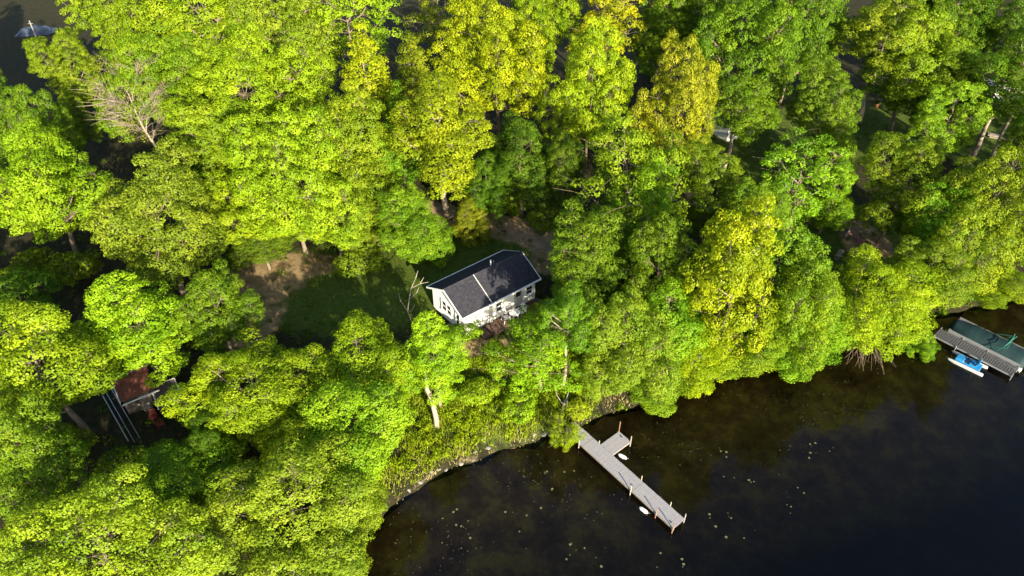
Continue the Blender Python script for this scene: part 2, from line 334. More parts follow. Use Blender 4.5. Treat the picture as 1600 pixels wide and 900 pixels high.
def make_tree(kind, seed):
    global rng
    rng = np.random.default_rng(seed); rr = random.Random(seed); big = len(kind) > 1; full = kind; kind = kind[0]
    H, R, cb, sp, rc, dens, ls, inner = SPEC[full]; z0 = H * cb
    cen = np.array([0, 0, z0 + (H - z0) * .45]); hc = H - z0
    # the crown is several boughs' masses of different size and height, not one dome
    led = []
    if kind in 'CG':
        led = None
    elif kind == 'F':
        for k in range(5): a = k * 1.257 + rr.uniform(-.4, .4); q = rr.uniform(.25, .5) * R; led.append(((math.cos(a) * q, math.sin(a) * q, H * rr.uniform(.3, .6)), (R * rr.uniform(.4, .6),) * 2 + (H * rr.uniform(.28, .42),)))
    else:
        led.append(((rr.uniform(-.15, .15) * R, rr.uniform(-.15, .15) * R, z0 + hc * .68), (R * .42, R * .42, hc * .34)))
        led.append(((0, 0, z0 + hc * .38), (R * .55, R * .55, hc * .36)))
        m = rr.randint(11, 13) if big else rr.randint(7, 9)
        for k in range(m):
            a = k * 2.4 + rr.uniform(-.45, .45); t = rr.uniform(.20, .80); q = R * (rr.uniform(.42, .72) * (1.1 - .45 * max(t - .4, 0) / .5)); rh = R * rr.uniform(.24, .38) * (.8 if big else 1)
            led.append(((math.cos(a) * q, math.sin(a) * q, z0 + hc * t), (rh, rh * rr.uniform(.85, 1.15), hc * rr.uniform(.19, .34))))
    def envelope(n, lo):
        if led is None:
            t = rng.uniform(0, 1, n); th = rng.uniform(0, 2 * np.pi, n); pr = profile(kind, t)
            keep = rng.uniform(0, 1, n) < np.maximum(pr, .12); t, th, pr = t[keep], th[keep], pr[keep]
            P = np.stack([R * pr * np.cos(th), R * pr * np.sin(th), z0 + hc * t], 1); D = unit((P - cen) / np.array([R, R, hc * .5]))
            k = .80 + .22 * np.sin(t * 34 + 2 * np.sin(th * 2 + seed)) * np.sin(th * 3 + t * 9 + seed); s = k * rng.uniform(lo, 1, len(P)) ** .5; P[:, :2] *= s[:, None]
            return P, D
        Ps, Ds = [], []; area = np.array([r[0] * r[2] for _, r in led]); cnt = (n * area / area.sum()).astype(int)
        for (c, r), m in zip(led, cnt):
            d = unit(rng.normal(size=(m, 3))); d = d[(d[:, 2] > -.45) | (rng.uniform(size=m) < .35)]; nl = rr.randint(9, 13)
            lob = unit(rng.normal(size=(nl, 3))); L = np.exp(-(np.arccos(np.clip(d @ lob.T, -1, 1)) / .34) ** 2).max(1)
            k = (.76 + .36 * L) * rng.uniform(lo, 1, len(d)) ** .4; P = np.array(c) + d * np.array(r) * k[:, None]; ok = np.ones(len(P), bool)
            for c2, r2 in led:
                if c2 is not c: ok &= (((P - np.array(c2)) / np.array(r2)) ** 2).sum(1) > .62
            Ps.append(P[ok]); Ds.append(unit(d / np.array(r))[ok])
        P = np.concatenate(Ps); D = np.concatenate(Ds); o = rng.permutation(len(P)); return P[o], D[o]
    Q, D = envelope(9000 if big else 5200, 1 - inner)
    kept = []; kd = []
    for q, dd in zip(Q, D):                                     # dart throwing
        if kept:
            a = np.asarray(kept); 
            if ((a - q) ** 2).sum(1).min() < sp * sp: continue
        kept.append(q); kd.append(dd)
        if len(kept) > (1000 if big else 560): break
    Cc = np.array(kept); Cd = np.array(kd)
    drop = {'D': .16, 'G': .35}.get(kind, .04); m = rng.uniform(size=len(Cc)) > drop; Cc, Cd = Cc[m], Cd[m]
    for _ in range(0 if kind in 'FG' else 3):                    # hollows between the boughs
        q = Cc[rng.integers(len(Cc))]; m = (Cc[:, 2] > H * .8) | (((Cc - q) ** 2).sum(1) > rng.uniform(.6, 1.15) ** 2); Cc, Cd = Cc[m], Cd[m]
    # leaves of every clump
    cr = rc * rng.uniform(.65, 1.35, len(Cc)); out = unit(Cd + np.array([0, 0, .75])); cnt = (dens * 2 * np.pi * cr ** 2 * .62).astype(int)
    idx = np.repeat(np.arange(len(Cc)), cnt); n = len(idx)
    d = unit(rng.normal(size=(n, 3))); o = out[idx]; dp = (d * o).sum(1, keepdims=True); d = np.where((dp < -.25), d - 1.6 * dp * o, d); d = unit(d)
    rad = cr[idx] * rng.uniform(.55, 1.08, n) ** .7; st = {'A': 1.22, 'B': 1.15, 'H': 1.2, 'D': 1.2, 'C': 1.15}.get(kind, 1.15)         # sprays reach outwards and hang a little
    ho = unit(Cd * np.array([1, 1, 0]) + 1e-6)[idx]; q_ = d * rad[:, None]; al = (q_ * ho).sum(1, keepdims=True); P = Cc[idx] + (q_ + ho * al * (st - 1)) * np.array([1, 1, .78 / st ** .5])
    P[:, 2] -= .10 * np.maximum(al[:, 0], 0)
    N = unit(d * .85 + o * .25 + np.array([0, 0, .2]) + rng.normal(size=(n, 3)) * .34)
    S = ls * rng.uniform(.5, 1.45, n); v, f = leaf_quads(P, N, S)
    ct = np.clip(.5 + .18 * np.sin(Cc @ rng.normal(size=3) * .9 + seed) + rng.normal(size=len(Cc)) * .17, .05, .95); tint = np.clip(ct[idx] + rng.normal(size=n) * .10, 0, 1)
    crown = np_mesh('crown', v, f, np.repeat(tint, 4)); crown.materials.append(M['leaf'])
    # trunk, limbs and twigs
    r0 = H * .0165 * {'H': 1.05, 'C': .8, 'F': .35, 'G': .95}.get(kind, 1); tk = MB(); top = H * (.78 if kind in 'CH' else .64)
    spread = R / SPEC[kind][1]; lean = Vector((rr.uniform(-.5, .5), rr.uniform(-.5, .5), 0)) * (H / 14)
    def axis(z): q = z / top; return Vector((lean.x * q * q + .12 * math.sin(z * .9 + seed), lean.y * q * q + .12 * math.cos(z * .8 + seed), z))
    zs = [i * top / 9 for i in range(10)]
    tk.tube([axis(z) for z in zs], [r0 * (1.35 if i == 0 else 1) * (1 - .82 * i / 9) for i in range(10)], 8)
    br = MB(); tips = []
    nb = {'C': 14, 'F': 6, 'D': 10, 'G': 15}.get(kind, 14 if big else 9)
    for k, (c, r) in enumerate(led or []):
        c = Vector(c); ho = math.hypot(c.x, c.y); zb = min(max(c.z - ho * rr.uniform(.5, .9) - .4, H * .12), top * .96); b = axis(zb); e_ = c + Vector((c.x * .25, c.y * .25, r[2] * .5)); rb = r0 * .45 * (1 - .35 * zb / H)
        pts = [b, b.lerp(c, .4) + Vector((rr.uniform(-.2, .2), rr.uniform(-.2, .2), -.12 * ho)), b.lerp(c, .8) + Vector((rr.uniform(-.2, .2), rr.uniform(-.2, .2), 0)), c, e_]
        br.tube(pts, [rb, rb * .8, rb * .6, rb * .42, rb * .15], 5, False); tips += [(p, rb * q) for p, q in zip(pts[1:], (.7, .5, .35, .2))]
    for k in range(0 if led else nb):
        zb = z0 * .85 + (top * .95 - z0 * .85) * (k + .5) / nb; a = k * 2.4 + rr.uniform(-.4, .4); b = axis(zb)
        t = min(max((zb + H * .10 - z0) / (H - z0), .02), .97); L = R * float(profile(kind, np.array(t))) * rr.uniform(.55, .78); up = rr.uniform(.35, .8) * min(L, 3.5) * (.6 if kind == 'C' else 1.7 if kind == 'G' else 1)
        pts = [b]; 
        for q in (.25, .5, .75, 1): pts.append(b + Vector((math.cos(a + .25 * q * rr.uniform(-1, 1)) * L * q, math.sin(a + .25 * q * rr.uniform(-1, 1)) * L * q, up * q ** .8 + rr.uniform(-.15, .15))))
        rb = r0 * (.26 if kind == 'G' else .42) * (1 - .55 * k / nb); br.tube(pts, [rb, rb * .8, rb * .6, rb * .4, rb * .18], 5, False)
        tips += [(p, rb * s) for p, s in zip(pts[1:], (.7, .5, .35, .2))]
    tp = np.array([[*p] for p, _ in tips])
    for c in Cc:                                                 # a twig reaches into each clump
        dd = ((tp - c) ** 2).sum(1) + 3 * np.maximum(tp[:, 2] - c[2], 0); j = int(dd.argmin()); p = tips[j][0]; e = Vector(c)
        if (e - p).length > 3.5: continue
        mid = p.lerp(e, .5) + Vector((rr.uniform(-.2, .2), rr.uniform(-.2, .2), rr.uniform(0, .25))); q = max(tips[j][1] * .5, .018); br.tube([p, mid, e], [q, q * .7, q * .3], 3, False)
    if kind in 'DG':                                             # extra bare twigs
        for _ in range(420 if kind == 'G' else 40):
            p, q = tips[rr.randrange(len(tips))]; dv = Vector((p.x, p.y, 0)).normalized() + Vector((rr.gauss(0, .6), rr.gauss(0, .6), rr.uniform(.1, 1))); L = rr.uniform(.8, 2.0)
            br.tube([p, p + dv * L * .5 + Vector((0, 0, .1)), p + dv * L], [.022, .015, .007], 3, False)
    bm = 'pale_bark' if kind in 'HG' else 'bark'
    tm = tk.mesh('trunk', True); bmsh = br.mesh('branches', True); tm.materials.append(M[bm]); bmsh.materials.append(M[bm])
    return tm, bmsh, crown
VAR = {k: [make_tree(k, 100 * sum(map(ord, k)) + i) for i in range(n)] for k, n in (('A', 5), ('B', 5), ('C', 2), ('D', 3), ('E', 3), ('H', 2), ('F', 3), ('G', 1), ('AL', 3), ('BL', 2), ('EL', 2))}
print('TRIS', sum(len(m.loops) - 2 * len(m.polygons) for v in VAR.values() for t in v for m in t))
rng = np.random.default_rng(11)
def place_tree(x, y, h, r, kind, colour, label, i, name='broadleaf_tree', cat='tree', group='trees of the lakeside wood', rz=None):
    if kind in 'ABE' and r > SPEC[kind][1] * 1.3: kind += 'L'
    Hh, R = SPEC[kind][:2]; z = gz(x, y) - .12
    e = empty(name, (x, y, z), (i * 2.399) % 6.283 if rz is None else rz, (r / R * (1 + .12 * math.sin(i * 5.1)), r / R * (1 - .12 * math.sin(i * 5.1)), h / Hh))
    t, b, c = VAR[kind][i % len(VAR[kind])]
    for nm, me in (('trunk', t), ('branches', b), ('crown', c)):
        o = obj(nm, me, e)
        if nm == 'crown': o.color = (*colour, 1)
    return tag(e, label, cat, group)

# <<TREES
TREES = [  # x, y, height, crown radius, kind, leaf colour, label
    (-52.2, 97.6, 16.2, 7.24, 'A', (0.1894, 0.2624, 0.0078), 'broad yellow-green tree at the top edge just right of the dark clearing with the pole'),
    (-37.5, 92.0, 17.3, 9.18, 'A', (0.1862, 0.2603, 0.0078), 'large bright yellow-green maple on the top edge, second crown from the dark clearing'),
    (-28.7, 91.2, 16.2, 7.79, 'B', (0.1788, 0.2417, 0.0126), 'pale fine-leaved tree at the top edge right of the large bright maple'),
    (-20.4, 93.0, 16.2, 6.98, 'D', (0.1889, 0.2871, 0.0076), 'yellow-green tree with pale limbs showing, top edge above the pointed yellow tree'),
    (-40.5, 80.1, 14.0, 7.14, 'B', (0.1514, 0.2349, 0.0085), 'green round-crowned tree directly behind the bare-limbed leaning tree'),
    (-26.6, 71.4, 16.2, 8.80, 'B', (0.2171, 0.3037, 0.0085), 'very wide fine-leaved tree right of the bare-limbed tree, widest crown in the upper left'),
    (-29.5, 65.0, 13.0, 4.37, 'A', (0.1717, 0.2394, 0.0087), 'bright green tree below the very wide crown, its left edge over dark shade'),
    (-20.3, 57.9, 15.1, 6.65, 'B', (0.2051, 0.2982, 0.0086), 'light green spreading tree with a short pale trunk gap showing in its middle'),
    (-15.6, 62.5, 14.0, 4.59, 'E', (0.1743, 0.2339, 0.0092), 'light green feathery tree between the spreading tree and the pointed yellow tree'),
    (-23.6, 56.7, 9.7, 5.77, 'A', (0.2069, 0.2853, 0.0075), 'bright low maple hanging over the left clearing, above the dark shaded bush'),
    (-16.6, 57.3, 9.7, 4.44, 'A', (0.1611, 0.2341, 0.0098), 'bright green maple overhanging the shaded lawn beside the twiggy small tree'),
    (-16.3, 78.5, 15.1, 4.12, 'C', (0.2812, 0.315, 0.0067), 'pointed golden-yellow tree in the upper middle left of the pointed olive one'),
    (-11.3, 80.1, 14.0, 3.78, 'C', (0.1785, 0.213, 0.0097), 'narrow pointed olive-green tree right of the pointed golden-yellow one'),
    (-9.4, 98.8, 15.1, 5.39, 'D', (0.1765, 0.2104, 0.0088), 'olive tree with bare grey limbs at the top edge above the narrow pointed tree'),
    (-1.8, 80.6, 17.3, 7.90, 'A', (0.2672, 0.3077, 0.0065), 'biggest golden-yellow maple, top centre above the house'),
    (-11.9, 71.1, 11.9, 2.92, 'C', (0.1134, 0.1966, 0.0073), 'small shaded green tree wedged below the narrow pointed olive tree'),
    (8.4, 74.5, 16.2, 5.52, 'A', (0.2382, 0.3199, 0.0067), 'golden-yellow maple right of the biggest yellow maple, below a limby yellow tree'),
    (4.2, 98.6, 16.2, 6.32, 'A', (0.2014, 0.2834, 0.0077), 'yellow-green tree on the top edge between the two golden maples'),
    (11.9, 95.3, 16.2, 5.69, 'D', (0.2881, 0.293, 0.0069), 'yellow tree with bare pale limbs at the top edge, top centre right'),
    (17.3, 71.4, 16.2, 5.17, 'E', (0.2539, 0.269, 0.0115), 'brownish yellow round tree, the only rusty-tinted crown'),
    (26.8, 82.5, 17.3, 8.03, 'B', (0.1146, 0.1941, 0.0077), 'tall wide green tree just right of the brownish yellow tree'),
    (35.5, 90.5, 17.3, 5.89, 'A', (0.1194, 0.2, 0.0074), 'green maple at the top edge right of the tall wide green tree'),
    (33.8, 73.4, 13.0, 4.76, 'B', (0.1077, 0.175, 0.0084), 'round green tree whose right edge meets the bare straight trunk and the lawn'),
    (47.0, 83.0, 15.1, 5.15, 'A', (0.1657, 0.2416, 0.0087), 'bright green tree right of the tall straight bare trunk'),
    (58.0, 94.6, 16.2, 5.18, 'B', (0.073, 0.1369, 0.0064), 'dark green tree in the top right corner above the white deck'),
    (47.5, 73.3, 11.9, 3.98, 'B', (0.1684, 0.2752, 0.0098), 'light green tree left of and below the white railed deck'),
    (41.5, 54.1, 15.1, 5.41, 'E', (0.1728, 0.2293, 0.0081), 'olive-yellow fine-leaved tree at the right edge above the covered boat'),
    (27.7, 60.7, 11.9, 4.55, 'D', (0.1552, 0.2788, 0.0095), 'open green tree with visible limbs left of the sunny brick-strewn yard'),
    (21.1, 46.8, 14.0, 3.80, 'E', (0.1159, 0.2014, 0.0082), 'tall green tree right of the narrow yellow tree'),
    (37.2, 60.1, 11.9, 4.35, 'B', (0.1255, 0.1774, 0.0075), 'green tree above the sunny yard with the broken pale trunk'),
    (36.4, 50.2, 8.9, 3.79, 'B', (0.1167, 0.1715, 0.0078), 'green tree right of the broken pale trunk, above the water'),
    (44.8, 52.9, 3.8, 3.37, 'B', (0.177, 0.2464, 0.0081), 'bright green tree at the right edge directly above the covered boat'),
    (6.6, 48.2, 10.8, 4.87, 'B', (0.1073, 0.1728, 0.0085), 'green tree touching the right end of the house'),
    (12.0, 46.4, 13.0, 3.23, 'B', (0.1148, 0.1772, 0.0074), 'green tree between the tree at the house end and the narrow yellow tree'),
    (10.7, 57.9, 15.1, 5.99, 'D', (0.1776, 0.2511, 0.0085), 'light green open tree with a crooked pale limb, right of the house and farther back'),
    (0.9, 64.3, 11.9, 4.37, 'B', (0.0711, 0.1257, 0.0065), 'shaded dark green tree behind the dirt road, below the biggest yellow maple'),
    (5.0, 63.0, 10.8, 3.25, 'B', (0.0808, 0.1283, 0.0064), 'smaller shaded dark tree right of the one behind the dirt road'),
    (-30.5, 52.2, 14.0, 6.89, 'E', (0.1647, 0.2166, 0.0132), 'large pale dull-green fine-leaved tree on the left, below the leaning bare-limbed tree'),
    (-42.0, 56.8, 14.0, 5.29, 'A', (0.1849, 0.2867, 0.0084), 'bright maple at the left edge above the dark hollow'),
    (-28.4, 41.0, 11.9, 4.40, 'A', (0.1964, 0.3128, 0.008), 'bright yellow-green maple just above the red-roofed shed'),
    (-23.4, 43.7, 9.7, 3.47, 'B', (0.1119, 0.1817, 0.0073), 'half-shaded green tree at the left side of the bare-earth clearing'),
    (-32.1, 35.4, 13.0, 4.77, 'A', (0.1968, 0.2707, 0.0086), 'bright maple at the left edge beside the red-roofed shed'),
    (-18.4, 35.6, 8.4, 6.14, 'A', (0.2132, 0.2849, 0.0073), 'largest bright yellow maple in the lower left, right of the shed roofs'),
    (-11.2, 38.7, 9.2, 3.93, 'E', (0.1902, 0.2703, 0.0075), 'yellow-green feathery tree between the shaded clearing and the lower maples'),
    (-5.7, 38.8, 10.8, 2.63, 'A', (0.1893, 0.3061, 0.0074), 'bright maple in front of the house gable above the lone pale trunk'),
    (2.2, 40.6, 7.0, 4.24, 'D', (0.1821, 0.3094, 0.0081), 'thin open tree with pale branches right in front of the house deck'),
    (-23.4, 22.6, 10.8, 5.58, 'A', (0.1779, 0.2501, 0.0097), 'broad green maple filling the bottom left corner'),
    (-30.0, 28.4, 10.8, 3.20, 'A', (0.1216, 0.1958, 0.0084), 'darker green maple on the left edge below the shed and ladder'),
    (-14.2, 31.2, 7.0, 2.97, 'A', (0.1998, 0.2618, 0.0075), 'small bright maple between the largest yellow maple and the shore maple'),
    (-54.4, 72.9, 15.1, 3.51, 'A', (0.0838, 0.149, 0.0076), 'green tree cut by the left edge below the dark clearing'),
    (-47.6, 67.1, 14.0, 3.33, 'B', (0.1141, 0.1908, 0.0085), 'half-shaded round tree between the left edge and the bare-limbed tree'),
    (57.2, 96.9, 16.2, 6.24, 'B', (0.1214, 0.1966, 0.008), 'green tree on the top edge left of the dark corner tree'),
    (50.4, 97.6, 16.2, 5.31, 'A', (0.1217, 0.1919, 0.0076), 'green maple on the top edge above the bright green tree'),
    (19.9, 96.2, 16.2, 5.25, 'B', (0.128, 0.2019, 0.0073), 'green tree on the top edge above the brownish yellow tree'),
    (25.5, 95.3, 16.2, 4.74, 'B', (0.0853, 0.1507, 0.0072), 'darker green tree on the top edge left of the tall wide tree'),
    (24.8, 46.2, 5.1, 3.24, 'B', (0.1073, 0.1998, 0.0074), 'middle-height green tree between the tall green tree and the broken trunk'),
    (18.7, 58.4, 11.9, 3.76, 'B', (0.1291, 0.1912, 0.0073), 'green tree below the brownish yellow crown, left of a shaded gap'),
    (35.5, 47.0, 4.0, 2.20, 'E', (0.1512, 0.2619, 0.0091), 'small green tree over the landward end of the boat dock'),
    (53.4, 69.7, 13.0, 1.91, 'B', (0.1238, 0.2008, 0.0075), 'green tree cut by the right edge below the white deck'),
    (-9.6, 57.4, 7.6, 3.98, 'E', (0.1486, 0.2473, 0.0108), 'young olive tree with a slim trunk on the lawn behind the house'),
    (-4.1, 60.2, 5.4, 2.17, 'E', (0.1774, 0.1939, 0.0096), 'slender young tree beside the dirt road with a thin bare stem'),
    (-14.5, 56.2, 4.9, 2.08, 'D', (0.1743, 0.2259, 0.0091), 'small twiggy tree at the edge of the shaded lawn'),
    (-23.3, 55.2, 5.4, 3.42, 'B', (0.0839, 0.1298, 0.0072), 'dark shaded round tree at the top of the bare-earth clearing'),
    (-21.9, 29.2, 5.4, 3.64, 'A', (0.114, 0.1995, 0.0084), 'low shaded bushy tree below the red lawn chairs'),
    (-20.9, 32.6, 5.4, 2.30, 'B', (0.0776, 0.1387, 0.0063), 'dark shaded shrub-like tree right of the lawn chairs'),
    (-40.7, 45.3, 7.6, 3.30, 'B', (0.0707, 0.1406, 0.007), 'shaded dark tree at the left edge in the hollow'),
    (-50.3, 76.3, 7.6, 2.51, 'B', (0.1266, 0.189, 0.0074), 'small half-shaded tree at the foot of the bare-limbed tree'),
    (21.8, 54.7, 10.8, 3.46, 'B', (0.1148, 0.1949, 0.008), 'green tree left of the open tree with visible limbs, over shade'),
    (39.5, 55.2, 10.8, 3.64, 'B', (0.1461, 0.2722, 0.0096), 'green tree between the sunny yard and the olive-yellow tree'),
    (31.7, 61.7, 8.6, 2.88, 'E', (0.1486, 0.2572, 0.0088), 'narrow green tree just above the sunny yard'),
    (23.6, 46.1, 10.8, 2.52, 'E', (0.1713, 0.2454, 0.0085), 'fine-leaved green tree left of the broken pale trunk'),
    (11.9, 54.2, 11.9, 3.58, 'E', (0.1616, 0.2788, 0.0083), 'fine-leaved green tree below the crooked pale limb'),
    (-13.0, 65.4, 9.7, 2.98, 'A', (0.1495, 0.2612, 0.0097), 'green tree left of the pale trunk by the dirt road'),
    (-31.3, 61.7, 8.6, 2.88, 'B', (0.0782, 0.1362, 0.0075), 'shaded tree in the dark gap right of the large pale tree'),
    (-53.1, 84.5, 11.9, 4.19, 'B', (0.171, 0.2329, 0.0097), 'small round green tree bordering the dark clearing, left of the bare-limbed tree'),
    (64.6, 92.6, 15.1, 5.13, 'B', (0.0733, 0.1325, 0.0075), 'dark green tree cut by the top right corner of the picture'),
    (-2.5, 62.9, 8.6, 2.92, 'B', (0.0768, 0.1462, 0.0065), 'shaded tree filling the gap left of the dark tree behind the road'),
    (16.8, 43.4, 16.8, 4.00, 'A', (0.2311, 0.2759, 0.0056), 'tall narrow bright yellow tree above the shore right of the dock'),
    (22.6, 45.0, 11.5, 5.00, 'E', (0.1618, 0.2468, 0.0091), 'green shore tree left of the tree that leans over the water beside the boats'),
    (29.5, 47.0, 8.2, 6.00, 'E', (0.2162, 0.297, 0.0072), 'yellow-green tree leaning over the water left of the boats'),
    (8.8, 40.9, 10.8, 4.90, 'E', (0.1588, 0.23, 0.012), 'dense dull green tree above the dock platform'),
    (15.0, 42.9, 6.0, 3.90, 'E', (0.2243, 0.2941, 0.0055), 'low green tree overhanging the water below the narrow yellow tree'),
    (12.4, 42.9, 10.0, 3.60, 'E', (0.1538, 0.2727, 0.0087), 'green tree squeezed between the dull green tree and the narrow yellow tree'),
    (-10.7, 32.2, 9.5, 4.30, 'A', (0.1706, 0.2798, 0.0092), 'bright green maple on the shore below the feathery tree, nearest the pale trunk'),
    (-14.0, 26.6, 8.8, 6.40, 'E', (0.1708, 0.233, 0.0116), 'wide pale fine-leaved tree at the bottom edge beside the water'),
    (-70.5, 92.0, 15.0, 3.20, 'A', (0.2165, 0.2831, 0.0087), 'sunlit crown poking in at the left edge of the dark clearing'),
    (25.6, 45.8, 6.0, 4.20, 'E', (0.1557, 0.2737, 0.0095), 'low green tree between the two shore trees left of the boats'),
    (33.5, 48.8, 7.5, 4.60, 'E', (0.2045, 0.2817, 0.0074), 'green tree behind the landward end of the boat dock'),
    (19.2, 44.2, 6.5, 4.00, 'E', (0.1708, 0.248, 0.0093), 'low fine-leaved tree over the water, right of the narrow yellow tree'),
    (10.6, 41.0, 4.8, 3.30, 'E', (0.1501, 0.2337, 0.0084), 'low drooping tree at the water right of the dock platform'),
    (-10.9, 29.0, 5.5, 2.80, 'A', (0.172, 0.2386, 0.0097), 'low bright tree at the bend of the shore above the wide pale tree'),
    (-12.2, 24.4, 5.5, 3.00, 'E', (0.1608, 0.2315, 0.0116), 'low pale tree overhanging the water at the bottom edge'),
    (-57.0, 71.0, 18.0, 4.40, 'B', (0.0799, 0.1268, 0.0069), 'tall dark tree added outside the left edge beside the bright maple, shading the clearing'),  # added beyond the view to throw shade on the dark clearing
    (-63.0, 76.0, 18.0, 4.40, 'A', (0.1283, 0.1731, 0.0082), 'tall green tree added outside the left edge to shade the dark clearing'),  # second unseen tree added for the shade in the clearing
    (50.0, 80.5, 12.0, 4.60, 'B', (0.1139, 0.1776, 0.0072), 'green tree over the boulder on the right'),
    (4.2, 40.8, 11.0, 2.60, 'H', (0.1067, 0.2016, 0.0085), 'slim tree with a high crown just below the right end of the house'),
    (44.1, 85.6, 16.0, 5.16, 'H', (0.1749, 0.2229, 0.0098), 'tall tree with a long straight bare trunk standing on a sunny patch of lawn'),
    (54.0, 76.2, 13.0, 5.20, 'H', (0.1099, 0.1881, 0.008), 'tree with a slanting pale trunk left of the timber pile'),
    (57.1, 77.1, 19.0, 3.28, 'H', (0.1197, 0.2012, 0.0084), 'thin tall tree rising past the timber pile at the right edge'),
    (-6.9, 64.3, 14.5, 5.81, 'H', (0.2187, 0.2632, 0.0082), 'yellow-green tree whose pale trunk stands by the dirt road behind the house'),
    (24.2, 72.9, 12.0, 4.63, 'H', (0.1221, 0.1941, 0.0082), 'tree with a pale lower trunk in the shaded gap right of the brownish yellow tree'),
]
# TREES>>
for i, (x, y, h, r, kind, c, label) in enumerate(TREES):
    place_tree(x, y, h, r, kind, c, label, i)
for i, (x, y, h, r, kind) in enumerate(((56, 60, 13, 5, 'B'), (72, 64, 12, 5, 'A'), (77, 71, 14, 5, 'B'), (53, 56.5, 9, 4, 'E'), (84, 82, 14, 5, 'A'), (88, 93, 14, 5.5, 'B'), (64, 61.5, 11, 4.5, 'E'))):
    place_tree(x, y, h, r, kind, (.125, .195, .008), 'green tree standing just outside the right edge of the picture', i + 3, group='trees outside the right edge')
for i, (x, y, h, r, kind) in enumerate(((-52, 50, 13, 5, 'A'), (-44, 36, 12, 4.8, 'B'), (-40, 26, 10, 4.5, 'A'), (-62, 60, 14, 5, 'B'))):
    place_tree(x, y, h, r, kind, (.17, .255, .008), 'green tree standing just outside the left edge of the picture', i + 5, group='trees outside the left edge')

# ------------------------------------------------------------------ white house
HX, HY, HA = -2.48, 50.55, math.radians(38.5); HZ = gz(HX, HY) - .05
house = tag(empty('house', (HX, HY, HZ), HA), 'small white house with charcoal shingle roof in the middle of the trees', 'house')
L2, W2, EZ, RZ = 3.95, 2.36, 2.72, 3.98
MB().box((0, 0, .12), (2 * L2 - .1, 2 * W2 - .1, .5)).build('foundation', 'found', house)
wall = MB()
rows = 15; z0, z1 = .37, EZ
for k in range(rows):                                                  # lapped siding courses
    a, b = z0 + (z1 - z0) * k / rows, z0 + (z1 - z0) * (k + 1) / rows
    n = len(wall.v)
    for z, o in ((a, .028), (b, 0)):
        for sx, sy in ((-1, -1), (1, -1), (1, 1), (-1, 1)): wall.v.append((sx * (L2 + o), sy * (W2 + o), z))
    for q in range(4): r_ = (q + 1) % 4; wall.f.append((n + q, n + r_, n + 4 + r_, n + 4 + q))
    if k: wall.f += [(n - 4 + q, n - 4 + (q + 1) % 4, n + (q + 1) % 4, n + q) for q in range(4)]
for sx in (-1, 1):
    gz_ = 7
    for k in range(gz_):
        a, b = EZ + (RZ - .1 - EZ) * k / gz_, EZ + (RZ - .1 - EZ) * (k + 1) / gz_
        ya, yb = W2 * (1 - k / gz_), W2 * (1 - (k + 1) / gz_); n = len(wall.v)
        wall.v += [(sx * (L2 + .028), -ya, a), (sx * (L2 + .028), ya, a), (sx * L2, yb, b), (sx * L2, -yb, b)]
        wall.f.append((n, n + 1, n + 2, n + 3) if sx > 0 else (n + 3, n + 2, n + 1, n))
wall.build('wall', 'siding', house)
OH, OE = .32, .30
roof = empty('roof', (0, 0, 0)); roof.parent = house
slope = (RZ - EZ) / W2
for sy, nm in ((-1, 'front'), (1, 'back')):
    ez = EZ - slope * OE + .04
    p = [(-L2 - OH, sy * (W2 + OE), ez), (L2 + OH, sy * (W2 + OE), ez), (L2 + OH, 0, RZ + .04), (-L2 - OH, 0, RZ + .04)]
    if sy > 0: p.reverse()
    s_ = MB(); s_.prism(p, (0, 0, .09)); s_.build('roof_slope', 'shingle', roof)
    f_ = MB().box((0, sy * (W2 + OE + .05), ez + .0), (2 * L2 + 2 * OH + .1, .11, .13)); f_.build('gutter', 'white', roof)
    for sx in (-1, 1):                                                 # raking boards of the gables
        q = [(sx * (L2 + OH + .03), sy * (W2 + OE + .1), ez - .12), (sx * (L2 + OH + .03), sy * (W2 + OE + .1), ez + .06), (sx * (L2 + OH + .03), 0, RZ + .10), (sx * (L2 + OH + .03), 0, RZ - .09)]
        MB().prism(q, (.05 * sx, 0, 0)).build('barge_board', 'white', roof)
        MB().prism([(sx * L2, sy * (W2 + .2), EZ - .06), (sx * L2, 0, RZ - .05), (sx * (L2 + OH), 0, RZ - .05), (sx * (L2 + OH), sy * (W2 + .2), EZ - .06)], (0, 0, .03)).build('soffit', 'white', roof)
MB().tube([(-L2 - OH, 0, RZ + .14), (L2 + OH, 0, RZ + .14)], .06, 6).build('ridge_cap', 'shingle', roof)
sx0 = -1.15; ez = EZ - slope * OE + .04                                # pale flashing strip down the front slope
MB().prism([(sx0 - .032, -W2 - OE - .02, ez + .1), (sx0 + .032, -W2 - OE - .02, ez + .1), (sx0 + .032, -.02, RZ + .15), (sx0 - .032, -.02, RZ + .15)], (0, 0, .05)).build('flashing_strip', 'trim', roof)
vp = MB().tube([(.95, .25, RZ - .1), (.95, .25, RZ + .55)], .05, 8).build('vent_pipe', 'white', roof)
MB().tube([(.95, .25, RZ + .54), (.95, .25, RZ + .60)], .08, 8).build('cap', 'galv', vp)
MB().tube([(1.35, .35, RZ - .1), (1.35, .35, RZ + .25)], .05, 8).build('vent_pipe', 'galv', roof)
